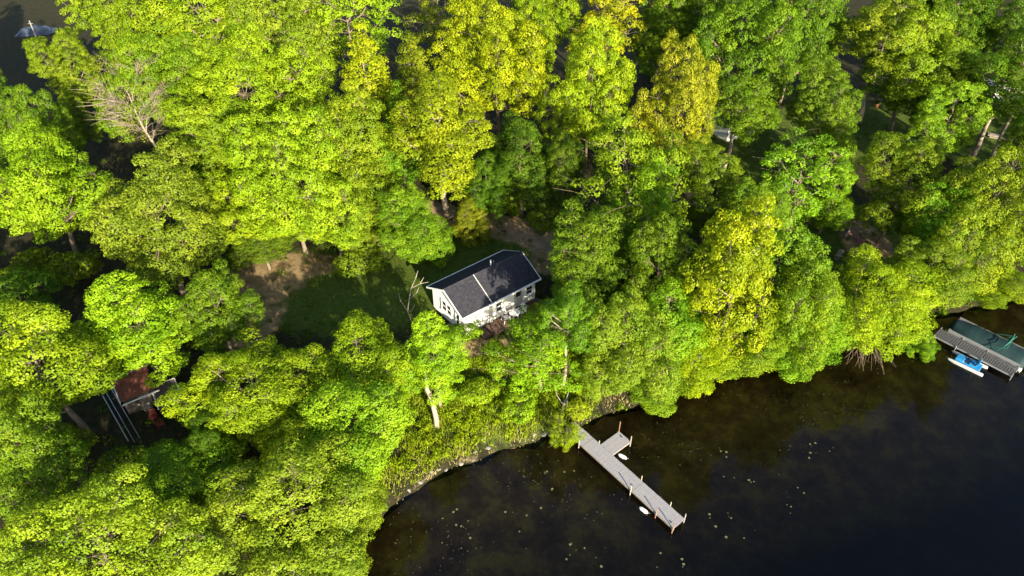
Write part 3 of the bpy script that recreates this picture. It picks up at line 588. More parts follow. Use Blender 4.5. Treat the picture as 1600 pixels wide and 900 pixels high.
def window(parent, c, w_, h_, axis, name='window', split=1, glass='glass'):
    """axis 'x': lies in a wall facing -Y ; axis 'y': wall facing -X"""
    e = empty(name, c); e.parent = parent
    if axis == 'y': e.rotation_euler = (0, 0, -math.pi / 2)
    fr = MB(); t = .07
    for sx in (-1, 1): fr.box((sx * (w_ / 2), -.05, 0), (t, .10, h_ + t))
    for sz in (-1, 1): fr.box((0, -.05, sz * h_ / 2), (w_ - t, .098, t))
    for k in range(1, split): fr.box((-w_ / 2 + w_ * k / split, -.045, 0), (.05, .085, h_ - t))
    fr.box((0, -.045, 0), (w_ - t, .07, .04)); fr.build('frame', 'white', e)
    for k in range(split):
        ww = w_ / split
        for sz in (-1, 1): MB().box((-w_ / 2 + ww * (k + .5), -.02, sz * h_ / 4), (ww - .06, .03, h_ / 2 - .05)).build('pane', glass, e)
    MB().box((0, -.09, -h_ / 2 - .06), (w_ + .2, .16, .05)).build('sill', 'white', e)
    return e
window(house, (-L2 - .02, .15, 1.75), 1.5, 1.15, 'y', split=2)
window(house, (-L2 - .02, -1.55, 1.55), .6, 1.3, 'y')
window(house, (-.25, -W2 - .02, 1.65), .62, 1.1, 'x')
window(house, (3.2, -W2 - .02, 1.75), .7, .9, 'x')
dr = MB().box((1.95, -W2 - .045, 1.42), (.95, .07, 2.02)).build('door', 'trim', house, bevel=.01)
MB().tube([(2.3, -W2 - .08, 1.35), (2.3, -W2 - .14, 1.35)], .04, 8).build('handle', 'galv', dr)
MB().box((1.95, -W2 - .085, 1.95), (.55, .02, .6)).build('pane', 'glass', dr)
MB().box((sx0, -W2 - .09, 1.48), (.34, .16, 2.2)).build('corner_panel', 'trim', house)
MB().tube([(3.8, -W2 - .38, EZ - .15), (3.8, -W2 - .08, EZ - .45), (3.8, -W2 - .08, .4)], .04, 6).build('downspout', 'white', house)

# wooden deck along the front
dz = HZ + .30
deck = tag(empty('deck', (HX, HY, HZ), HA), 'brown wooden deck along the front wall of the white house', 'deck')
bx = MB().box((0, 0, 0), (6.1, .135, .035)).mesh('board'); bx.materials.append(M['deck'])
for k in range(11):
    o = obj('board', bx, deck); o.location = (1.15, -W2 - .12 - .145 * k, .30 + (.004 if k % 3 else 0))
for x in (-1.8, 1.1, 4.1): MB().box((x, -W2 - .86, .13), (.09, 1.6, .28)).build('joist', 'deck', deck)
for x in (-1.85, .1, 2.1, 4.15):
    MB().box((x, -W2 - 1.68, .42), (.09, .09, .95)).build('post', 'deck', deck)
st = MB(); st.box((-2.35, -W2 - .7, .06), (.9, 1.1, .20)); st.build('step', 'deck', deck)
def lawn_chair(name, x, y, z, rz, m, label, cat='chair', s=1.0, group=None):
    e = tag(empty(name, (x, y, z), rz, (s, s, s)), label, cat, group)
    MB().box((0, 0, .42), (.56, .54, .05)).build('seat', m, e, bevel=.015)
    b = MB(); b.prism([(-.28, .24, .44), (.28, .24, .44), (.26, .42, 1.0), (-.26, .42, 1.0)], (0, .045, 0)); b.build('backrest', m, e, bevel=.015)
    for sx in (-1, 1):
        MB().box((sx * .3, .0, .64), (.07, .56, .04)).build('armrest', m, e)
        MB().tube([(sx * .3, -.26, 0), (sx * .29, -.22, .63)], .025, 6).build('leg', m, e); MB().tube([(sx * .3, .34, 0), (sx * .28, .26, .62)], .025, 6).build('leg', m, e)
    return e
def hloc(lx, ly): return HX + lx * math.cos(HA) - ly * math.sin(HA), HY + lx * math.sin(HA) + ly * math.cos(HA)
x, y = hloc(.75, -W2 - 1.0)
tb = tag(empty('patio_table', (x, y, dz + .02), HA), 'white patio table on the brown deck by the house wall', 'table')
t = MB(); t.tube([(0, 0, .70), (0, 0, .735)], .48, 16); t.build('tabletop', 'white', tb)
for k in range(4): a = k * math.pi / 2 + .78; MB().tube([(math.cos(a) * .36, math.sin(a) * .36, 0), (math.cos(a) * .30, math.sin(a) * .30, .70)], .022, 6).build('leg', 'white', tb)
x, y = hloc(.0, -W2 - .8); lawn_chair('patio_chair', x, y, dz + .02, HA + 1.4, 'white', 'white patio chair left of the patio table on the deck')
x, y = hloc(1.55, -W2 - 1.05); lawn_chair('patio_chair', x, y, dz + .02, HA - 1.5, 'white', 'white patio chair right of the patio table on the deck')
lawn_chair('lawn_chair', -4.0, 46.6, gz(-4, 46.6), .5, 'white', 'white plastic chair alone in the bushes below the house corner')

# ------------------------------------------------------------------ dock
def planks(parent, x0, x1, width, z, m, pitch=.146, gap=.014, seed=1):
    n = int(round((x1 - x0) / pitch)); p = (x1 - x0) / n; me = MB().box((0, 0, 0), (p - gap, width, .036)).mesh('plank'); me.materials.append(M[m]); rr = random.Random(seed)
    for k in range(n):
        o = obj('plank', me, parent); o.location = (x0 + p * (k + .5), rr.uniform(-.008, .008), z + rr.uniform(-.004, .004)); o.rotation_euler = (0, 0, math.pi * rr.randint(0, 1))
def dock_section(root, x0, x1, y0, width, z, m, fm, seed):
    e = empty('section', (0, y0, 0)); e.parent = root
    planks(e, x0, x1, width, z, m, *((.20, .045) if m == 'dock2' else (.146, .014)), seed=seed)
    for sy in (-1, 1):
        MB().box(((x0 + x1) / 2, sy * (width / 2 - .03), z - .10), (x1 - x0 - .02, .045, .15)).build('side_rail', fm, e)
    return e
DA = math.atan2(-8.16, 6.66); d0 = (5.0, 36.79)
dock = tag(empty('dock', (d0[0], d0[1], 0), DA), 'long grey plank dock with side platform reaching out from the bank', 'dock')
cuts = [0.05, 1.35, 3.45, 6.55, 10.5]
for i, (a, b) in enumerate(zip(cuts[:-1], cuts[1:])):
    dock_section(dock, a + .01, b - .01, 0, 1.2, .50 + (.012 if i % 2 else 0), 'dock', 'timber', i)
pe = empty('platform', (2.75, .62, 0), math.pi / 2); pe.parent = dock
planks(pe, .02, 2.0, 1.28, .49, 'dock', seed=9)
for sy in (-1, 1): MB().box((1.01, sy * .60, .40), (1.95, .045, .15)).build('side_rail', 'timber', pe)
for x, y, h, m in ((1.0, -.64, .95, 'pipe'), (1.9, .64, .75, 'pipe'), (6.45, -.64, 1.15, 'pipe'), (6.3, .64, 1.0, 'pipe'), (8.9, -.64, 1.1, 'rust'), (9.1, .64, .95, 'pipe'), (10.45, -.64, 1.2, 'rust'), (10.42, .64, 1.05, 'pipe'), (2.12, 2.56, 1.75, 'rust'), (3.38, 2.56, 1.2, 'pipe')):
    MB().tube([(x, y, -1.6), (x + .02, y, h)], .04, 8).build('post', m, dock)
    MB().box((x, y - .03 * (1 if y > 0 else -1), .42), (.14, .10, .16)).build('bracket', 'galv', dock)
ramp = MB(); ramp.prism([(-.75, -.56, .55), (.04, -.56, .52), (.04, .56, .52), (-.75, .56, .55)], (0, 0, .04)); ramp.build('ramp', 'timber', dock)
for x, y in ((6.2, -.25), (10.0, -.35), (2.6, 2.35)): MB().tube([(x, y, .525), (x, y, .56), (x + .12, y, .56)], [.05, .05, .03], 6).build('cleat', 'black', dock)
def dloc(lx, ly): return d0[0] + lx * math.cos(DA) - ly * math.sin(DA), d0[1] + lx * math.sin(DA) + ly * math.cos(DA)
def float_buoy(x, y, rz, label):
    e = tag(empty('dock_float', (x, y, .06), rz), label, 'float', 'white floats tied to the dock')
    MB().tube([(-.36, 0, .04), (-.30, 0, .04), (-.15, 0, .04), (.2, 0, .04), (.32, 0, .04), (.38, 0, .04)], [.04, .11, .14, .14, .09, .03], 10).build('body', 'white', e, True)
    MB().tube([(.36, 0, .05), (.5, .02, .16)], .02, 5).build('rope_eye', 'grey_plastic', e)
x, y = dloc(3.75, 1.35); float_buoy(x, y, DA + .25, 'white float on the water in the corner of the dock platform')
x, y = dloc(8.0, -.86); float_buoy(x, y, DA + .12, 'white float beside the outer left edge of the long dock')

# ------------------------------------------------------------------ boat dock, covered boat, pedal boat
BA = math.atan2(-4.4, 4.0); b0 = (38.55, 47.65)
bd = tag(empty('dock', (b0[0], b0[1], 0), BA), 'old grey slatted dock beside the covered boat', 'dock')
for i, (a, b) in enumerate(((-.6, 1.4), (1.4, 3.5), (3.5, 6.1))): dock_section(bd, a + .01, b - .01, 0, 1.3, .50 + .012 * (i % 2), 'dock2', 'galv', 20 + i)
for x in (-.5, 1.4, 3.5, 6.05):
    for sy in (-1, 1): MB().tube([(x, sy * .70, -1.2), (x, sy * .70, .68)], .035, 8).build('post', 'galv', bd)
bt = tag(empty('pontoon_boat', (b0[0], b0[1], 0), BA), 'pontoon boat under a dark green canvas cover', 'boat')
yc = 1.95
for sy in (-1, 1):
    MB().tube([(-.3, yc + sy * .8, .28), (.2, yc + sy * .8, .12), (1, yc + sy * .8, .08), (6.1, yc + sy * .8, .08), (6.3, yc + sy * .8, .10)], [.05, .22, .30, .30, .26], 12).build('pontoon', 'alu', bt, True)
MB().box((3.05, yc, .46), (6.1, 2.35, .10)).build('deck', 'alu', bt)
MB().box((3.05, yc - 1.19, .66), (6.0, .05, .32)).build('side_fence', 'alu', bt); MB().box((3.05, yc + 1.19, .66), (6.0, .05, .32)).build('side_fence', 'alu', bt)
cv = MB(); ns = 15; npf = 11
for i in range(ns):
    q = i / (ns - 1); x = -.15 + 6.45 * q; wd = 1.22 * min(1, .45 + 1.6 * q ** .8) * (1 if q < .93 else 1 - (q - .93) * 2.4)
    hh = .42 + .34 * math.sin(min(q * 1.15, 1) * math.pi * .8) + .05 * math.sin(i * 2.1)
    for k in range(npf):
        a = k / (npf - 1); yy = -1 + 2 * a; s_ = (1 - abs(yy) ** 2.2)
        cv.v.append((x, yc + wd * yy + .02 * math.sin(i * 3 + k), .62 + hh * s_ + .03 * math.sin(i * 1.7 + k * 2.3) * s_ - (.14 if abs(yy) == 1 else 0)))
for i in range(ns - 1):
    for k in range(npf - 1): a = i * npf + k; cv.f.append((a, a + npf, a + npf + 1, a + 1))
cv.f.append(tuple(range(npf))); cv.f.append(tuple((ns - 1) * npf + k for k in reversed(range(npf))))
cvo = cv.build('cover', 'shaded_green_canvas', bt, True)
fr = MB()
fr.tube([(4.0, yc + 1.15, 1.0), (4.4, yc + 1.1, 1.75), (4.3, yc, 1.85), (4.4, yc - 1.1, 1.75), (4.0, yc - 1.15, 1.0)], .035, 6)
fr.tube([(3.2, yc + 1.15, .95), (4.6, yc + 1.1, 1.65), (4.5, yc, 1.75), (4.6, yc - 1.1, 1.65), (3.2, yc - 1.15, .95)], .035, 6)
fr.build('bimini_frame', 'green_tube', bt)
MB().tube([(4.35, yc + 1.12, 1.72), (4.45, yc + .3, 1.86), (4.45, yc - .3, 1.86), (4.35, yc - 1.12, 1.72)], [.05, .09, .09, .05], 8).build('rolled_top', 'green_tube', bt)
mo = MB(); mo.box((6.45, yc, .75), (.42, .36, .55), 0, .8); mo.build('outboard_motor', 'grey_plastic', bt, bevel=.06)
MB().box((6.45, yc, .20), (.16, .10, .6)).build('motor_leg', 'black', bt)
pb = tag(empty('pedal_boat', (39.4, 44.55, 0), math.atan2(-2.0, 2.1)), 'blue pedal boat with white side floats moored at the slatted dock', 'boat')
for sy in (-1, 1):
    MB().tube([(-1.55, sy * .58, .20), (-1.35, sy * .60, .12), (-.9, sy * .60, .10), (1.3, sy * .60, .10), (1.42, sy * .60, .12)], [.03, .12, .16, .16, .12], 10).build('float', 'grey_plastic', pb, True)
hl = MB(); hl.prism([(-1.0, -.46, .16), (1.05, -.46, .16), (1.05, .46, .16), (-1.0, .46, .16)], (0, 0, .16)); hl.build('hull', 'blue', pb, bevel=.05)
MB().box((-.65, 0, .38), (.75, .86, .14), 0, .85).build('foredeck', 'blue', pb, bevel=.04)
for sy in (-1, 1):
    MB().box((.35, sy * .23, .40), (.5, .40, .16)).build('seat', 'blue', pb, bevel=.04)
    b_ = MB(); b_.prism([(.52, sy * .23 - .2, .42), (.52, sy * .23 + .2, .42), (.72, sy * .23 + .17, .92), (.72, sy * .23 - .17, .92)], (.10, 0, -.02)); b_.build('backrest', 'blue', pb, bevel=.03)
    MB().box((-.12, sy * .23, .42), (.12, .22, .10)).build('pedal', 'black', pb)
MB().tube([(.1, 0, .35), (.1, 0, .66)], .025, 6).build('tiller', 'black', pb)

# ------------------------------------------------------------------ shed corner on the left
SA = math.atan2(1.42, 2.03)
sz_ = gz(-29.2, 38.8)
shed = tag(empty('shed', (-29.27, 38.85, sz_), SA), 'small shed with a rusty red roof and pale edge trim', 'shed')
MB().box((0, 0, .9), (2.3, 2.0, 1.8)).build('wall', 'shed_wall', shed)
rs = MB(); rs.prism([(-1.3, -1.2, 1.78), (1.3, -1.2, 1.78), (1.3, 1.25, 2.12), (-1.3, 1.25, 2.12)], (0, 0, .05)); rf = rs.build('roof', 'red_roof', shed)
for k in range(9): MB().prism([(-1.2 + .3 * k - .02, -1.2, 1.832), (-1.2 + .3 * k + .02, -1.2, 1.832), (-1.2 + .3 * k + .02, 1.25, 2.172), (-1.2 + .3 * k - .02, 1.25, 2.172)], (0, 0, .025)).build('roof_rib', 'red_roof', rf)
MB().prism([(-1.38, -1.2, 1.72), (-1.3, -1.2, 1.72), (-1.3, 1.25, 2.06), (-1.38, 1.25, 2.06)], (0, 0, .14)).build('edge_trim', 'white', rf)
MB().box((0, 1.29, 2.12), (2.7, .07, .12)).build('edge_trim', 'white', rf)
MB().box((.1, -1.42, 1.62), (2.7, .08, .08)).build('gutter', 'white', rf)
MB().box((.3, -1.02, .8), (.8, .06, 1.5)).build('door', 'timber', shed)
lt = tag(empty('lean_to', (-26.85, 38.55, gz(-26.85, 38.55)), math.atan2(1.2, 1.9)), 'low lean-to with a flat dark grey sheet roof right of the red-roofed shed', 'lean-to')
rs = MB(); rs.prism([(-.85, -1.2, 1.02), (.85, -1.2, 1.02), (.85, 1.2, 1.25), (-.85, 1.2, 1.25)], (0, 0, .05)); rs.build('roof', 'purple_roof', lt)
for sx in (-1, 1): MB().prism([(sx * .89 - .04, -1.22, 1.0), (sx * .89 + .04, -1.22, 1.0), (sx * .89 + .04, 1.22, 1.23), (sx * .89 - .04, 1.22, 1.23)], (0, 0, .10)).build('edge_trim', 'white', lt)
MB().box((0, 1.24, 1.26), (1.7, .05, .1)).build('edge_trim', 'white', lt)
for sx in (-1, 1):
    for sy in (-1, 1): MB().box((sx * .75, sy * 1.0, .52), (.09, .09, 1.06)).build('post', 'timber', lt)
ld = tag(empty('ladder', (-30.2, 37.4, gz(-30.2, 37.4) + .05), math.atan2(-5.4, 4.6)), 'long aluminium ladder lying on the ground below the red-roofed shed', 'ladder')
for sy in (-1, 1): MB().box((0 + .25 * (sy < 0), sy * .22, .06), (6.4, .045, .09)).build('side_rail', 'alu', ld)
for k in range(20): MB().tube([(-3 + .32 * k, -.2, .06), (-3 + .32 * k, .2, .06)], .018, 6).build('rung', 'black', ld)
x, y = -30.2 - .42, 37.4 - .33
pl = MB().tube([(-2.9, 0, .05), (3.0, 0, .05)], .045, 8).build('metal_pole', 'alu'); pl.location = (x, y, gz(x, y) + .03); pl.rotation_euler = (0, 0, math.atan2(-5.4, 4.6)); tag(pl, 'single pale metal pole lying left of the long ladder', 'pole')
lawn_chair('lawn_chair', -27.5, 36.9, gz(-27.5, 36.9), .4, 'red', 'red lawn chair nearer the shed in the shaded yard', s=.85)
lawn_chair('lawn_chair', -26.7, 36.2, gz(-26.7, 36.2), 2.2, 'red', 'red lawn chair farther from the shed in the shaded yard', s=.85)
fp = tag(empty('brush_pile', (-28.35, 37.9, gz(-28.35, 37.9))), 'small pile of pale dry sticks between the shed and the lean-to', 'brush pile')
for k in range(16):
    a = random.uniform(0, 6.28); L = random.uniform(.4, .9); MB().tube([(-math.cos(a) * L * .5, -math.sin(a) * L * .5, .05 + .02 * k), (0, 0, .12 + .02 * k), (math.cos(a) * L * .5, math.sin(a) * L * .5, .02 * k + random.uniform(.05, .4))], [.03, .025, .012], 5).build('stick', 'dead_wood', fp)

# ------------------------------------------------------------------ far clearing, upper left
ut = tag(empty('utility_pole', (-67.8, 103.3, gz(-67.8, 103.3))), 'slim grey pole standing in the dark clearing', 'pole')
MB().tube([(0, 0, 0), (0, 0, 6.6)], [.11, .08], 8).build('shaft', 'galv', ut); MB().box((0, 0, 6.2), (.7, .06, .08)).build('crossarm', 'timber', ut)
tp_ = MB()
for i in range(9):
    for k in range(9):
        px, py = i / 8 - .5, k / 8 - .5; e_ = max(0, 1 - (abs(px) * 2) ** 3) * max(0, 1 - (abs(py) * 2) ** 3); tp_.v.append((px * 5.5, py * 3, .03 + e_ * (.8 + .35 * math.sin(i * 1.9) * math.cos(k * 1.3))))
for i in range(8):
    for k in range(8): a = i * 9 + k; tp_.f.append((a, a + 9, a + 10, a + 1))
tp_.f.append(tuple([k for k in range(9)] + [i * 9 + 8 for i in range(1, 9)] + [72 + k for k in range(7, -1, -1)] + [i * 9 for i in range(7, 0, -1)]))
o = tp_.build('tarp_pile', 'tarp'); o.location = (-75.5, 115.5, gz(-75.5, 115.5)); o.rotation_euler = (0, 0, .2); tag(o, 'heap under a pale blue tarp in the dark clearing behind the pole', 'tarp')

# ------------------------------------------------------------------ neighbours' yard on the right
wd = tag(empty('raised_deck', (66, 93.6, gz(66, 93.6)), .2), 'white raised deck with lattice railing among the trees, top right', 'deck')
MB().box((0, 0, 1.25), (4.2, 3.2, .12)).build('floor', 'white', wd)
for sx in (-1, 1):
    for sy in (-1, 1): MB().box((sx * 2.02, sy * 1.52, 1.1), (.12, .12, 2.5)).build('post', 'white', wd)
for (cx, cy, ln, rz) in ((0, -1.56, 4.0, 0), (2.06, 0, 3.0, math.pi / 2), (-2.06, .6, 1.8, math.pi / 2)):
    e = empty('railing', (cx, cy, 1.32), rz); e.parent = wd
    MB().box((0, 0, .95), (ln, .10, .07)).build('top_rail', 'white', e); MB().box((0, 0, .08), (ln, .08, .06)).build('bottom_rail', 'white', e)
    n = int(ln / .16); bm_ = MB().box((0, 0, 0), (.06, .03, .84)).mesh('baluster'); bm_.materials.append(M['white'])
    for k in range(n): q = obj('baluster', bm_, e); q.location = (-ln / 2 + ln * (k + .5) / n, 0, .51)
for k in range(8): MB().box((-1.75 + .5 * k, -1.6, .6), (.46, .03, 1.15)).build('skirt_board', 'white', wd)
for k in range(4): MB().box((-2.5 - .28 * k, 1.0, 1.1 - .27 * k), (.3, 1.0, .06)).build('step', 'white', wd)
lawn_chair('patio_chair', 65.6, 93.6, gz(66, 93.6) + 1.32, .6, 'teal', 'teal chair standing on the white raised deck', s=1.15)
lawn_chair('patio_chair', 65.0, 92.9, gz(66, 93.6) + 1.32, -.9, 'black', 'black chair at the left end of the white raised deck', s=1.1)
def pot(x, y, z, label, s=1.0):
    e = tag(empty('plant_pot', (x, y, z), 0, (s, s, s)), label, 'plant pot')
    MB().tube([(0, 0, 0), (0, 0, .38), (0, 0, .44)], [.18, .27, .30], 12).build('pot', 'terracotta', e, False)
    n = 160; d = unit(rng.normal(size=(n, 3))); d[:, 2] = np.abs(d[:, 2]); v, f = leaf_quads(d * rng.uniform(.15, .4, (n, 1)) + np.array([0, 0, .42]), d, np.full(n, .14)); me = np_mesh('foliage', v, f, np.full(n * 4, .5)); me.materials.append(M['leaf']); q = obj('foliage', me, e); q.color = (.07, .11, .01, 1)
pot(67.1, 92.8, gz(66, 93.6) + 1.32, 'terracotta pot with a plant on the white raised deck', 1.2)
pot(50.4, 75.9, gz(50.4, 75.9), 'orange pot on the ground under the trees left of the slanting pale trunk', 1.2)
pot(48.1, 89.9, gz(48.1, 89.9), 'orange pot on the lawn right of the long straight trunk', 1.3)
lawn_chair('lawn_chair', 45.4, 88.6, gz(45.4, 88.6), .5, 'red', 'red chair on the lawn just behind the long straight trunk', s=1.1)
tbk = tag(empty('timber_pile', (60.6, 81.2, gz(60.6, 81.2)), -.45), 'pile of long weathered timbers on the sunny grass at the right edge', 'timber')
for k in range(6): MB().box((random.uniform(-.15, .15), -.6 + .3 * (k % 4) + .15 * (k // 4), .09 + .17 * (k // 4)), (3.6, .24, .16), random.uniform(-.03, .03)).build('beam', 'timber', tbk)
rk = MB().blob((0, 0, .35), (1.0, .75, .6), 5, .18, 10).build('boulder', 'stone'); rk.location = (48.7, 80.1, gz(48.7, 80.1) - .1); tag(rk, 'grey boulder half hidden by leaves under the trees at the right', 'boulder')
rk = MB().blob((0, 0, .3), (.9, .6, .5), 8, .2, 10).build('boulder', 'stone'); rk.location = (34.6, 63.6, gz(34.6, 63.6) - .1); tag(rk, 'grey boulder at the upper end of the sunny yard', 'boulder')
pth = tag(empty('brick_path', (35.4, 60.2, gz(35.4, 60.2))), 'crooked path of loose reddish bricks across the sunny yard', 'path')
bm_ = MB().box((0, 0, 0), (.42, .30, .09)).mesh('brick'); bm_.materials.append(M['brick'])
for k in range(70):
    q = k / 69; x = -.7 + 1.5 * q + random.gauss(0, .28); y = 2.8 - 5.4 * q + random.gauss(0, .2); o = obj('brick', bm_, pth); o.location = (x, y, gz(35.4 + x, 60.2 + y) - gz(35.4, 60.2) + .05); o.rotation_euler = (random.gauss(0, .08), random.gauss(0, .08), random.uniform(0, 3))
bn = tag(empty('bench', (32.3, 57.8, gz(32.3, 57.8)), .9), 'low weathered bench at the left side of the sunny yard', 'bench')
for k in range(3): MB().box((0, -.16 + .16 * k, .45), (1.5, .14, .05)).build('seat_slat', 'timber', bn)
for sx in (-1, 1): MB().box((sx * .6, 0, .21), (.1, .42, .42)).build('leg', 'timber', bn)
def snag(name, x, y, pts, radii, m, label, twigs=(), cat='dead tree'):
    e = tag(empty(name, (x, y, gz(x, y) - .1)), label, cat); MB().tube(pts, radii, 9).build('trunk', m, e, True)
    for p in twigs: MB().tube(p, [.036, .028, .018, .010][:len(p)] if len(p) < 5 else .03, 5).build('branch', m, e, True)
snag('broken_trunk', 32.8, 54.5, [(0, 0, 0), (.25, .15, .8), (.75, .45, 1.9), (1.35, .8, 3.1)], [.30, .26, .23, .20], 'dead_wood', 'thick pale broken trunk leaning in the sunny yard', [[(1.1, .65, 2.6), (1.5, 1.0, 3.2), (1.6, 1.2, 3.6)]])
snag('fallen_branch', 34.0, 61.0, [(0, 0, .15), (.7, .9, .25), (1.3, 1.9, .45)], [.14, .11, .06], 'pale_bark', 'pale fallen branch lying at the left of the brick path', [[(.7, .9, .25), (1.2, .9, .5)]], 'branch')
snag('dead_sapling', -8.9, 48.2, [(0, 0, 0), (-.3, .2, 1.2), (-.1, .5, 2.3), (.1, .9, 3.2), (.5, 1.4, 3.9)], [.065, .055, .045, .035, .02], 'dead_wood', 'grey leafless dead sapling left of the house gable',
     [[(.1, .9, 3.2), (.9, 1.2, 3.5), (1.6, 1.3, 3.6)], [(.5, 1.4, 3.9), (.7, 1.9, 4.4)], [(-.1, .5, 2.3), (.6, .7, 2.9), (.8, 1.0, 3.3)], [(-.3, .2, 1.2), (-.9, .5, 2.2), (-1.0, .8, 2.9)], [(-.25, .2, .9), (.2, .0, 1.6), (.4, .1, 2.1)], [(.9, 1.2, 3.5), (1.2, 1.6, 3.9)]])
snag('pale_trunk', -5.85, 36.95, [(0, 0, 0), (.0, 0.05, 1.2), (-.12, .1, 2.4), (-.18, .15, 3.2), (-.55, .4, 4.2), (-.5, .5, 6.0)], [.24, .20, .19, .20, .15, .07], 'pale_bark', 'lone pale bare trunk on the sunny bank below the bright maple', [[(-.18, .15, 3.0), (.5, .6, 4.4), (.8, .9, 5.5)]], 'tree trunk')
snag('stump', 4.2, 39.0, [(0, 0, 0), (.05, .1, .5), (.1, .15, .9)], [.32, .22, .16], 'dead_wood', 'grey forked stump with bare roots on the bank above the dock', [[(0, 0, .3), (-.6, .5, 1.1), (-.8, .9, 1.8)], [(0, .1, .6), (.3, .5, 1.5)], [(0, 0, .2), (.7, -.2, .15), (1.2, -.3, .05)], [(0, 0, .2), (-.4, -.6, .2), (-.6, -1., .05)]], 'stump')
snag('driftwood', 29.0, 40.4, [(-1.2, .3, .1), (0, 0, .16), (1.3, -.3, .1)], [.03, .06, .03], 'dead_wood', 'thin dead branch afloat on the water below the overhanging trees', [[(0, 0, .16), (.6, .5, .2)], [(.4, -.1, .14), (1.0, -.9, .12)]], 'branch')

# partly leafless tree, upper left
e = place_tree(-39.8, 74.1, 14.5, 3.9, 'G', (.17, .19, .012), 'leaning half-bare tree with many pale branches and few leaves, upper left', 0, rz=0)
e.rotation_euler = (math.radians(-4), math.radians(-13), 0)

e = place_tree(4.1, 38.3, 4.4, 1.5, 'D', (.19, .25, .004), 'leafy sapling leaning out over the water left of the dock', 2, 'sapling', 'sapling', rz=0)
e.rotation_euler = (math.radians(70), 0, 0)
bb = tag(empty('brush', (30.8, 46.6, gz(30.8, 46.6))), 'tangle of bare brown twigs hanging over the water below the leaning tree', 'brush')
for k in range(34):
    a = random.gauss(-1.57, .45); L = random.uniform(1.6, 3.6); q = random.uniform(-1, 1); MB().tube([(q, 0, .7), (q + math.cos(a) * L * .5, math.sin(a) * L * .5, 1.3 + random.uniform(-.2, .4)), (q + math.cos(a) * L, math.sin(a) * L, random.uniform(.1, .9))], [.022, .014, .007], 4).build('twig', 'bark', bb)

# small cabin hidden behind the trees
cb_ = tag(empty('cabin', (27.5, 83.5, gz(27.5, 83.5)), .5), 'white cabin almost hidden by leaves, right of the brownish yellow tree', 'cabin')
MB().box((0, 0, 1.3), (5, 4, 2.6)).build('wall', 'siding', cb_)
for sy in (-1, 1):
    p = [(-2.8, sy * 2.3, 2.45), (2.8, sy * 2.3, 2.45), (2.8, 0, 3.7), (-2.8, 0, 3.7)]
    if sy > 0: p.reverse()
    MB().prism(p, (0, 0, .1)).build('roof_slope', 'roof_brown', cb_)
MB().prism([(-2.5, -2, 2.6), (-2.5, 2, 2.6), (-2.5, 0, 3.65)], (5, 0, 0)).build('gable', 'siding', cb_)
window(cb_, (-1.2, -2.02, 1.5), 1.0, 1.1, 'x'); window(cb_, (1.2, -2.02, 1.5), 1.0, 1.1, 'x')
MB().box((0, -2.04, 1.0), (.9, .06, 2.0)).build('door', 'trim', cb_)

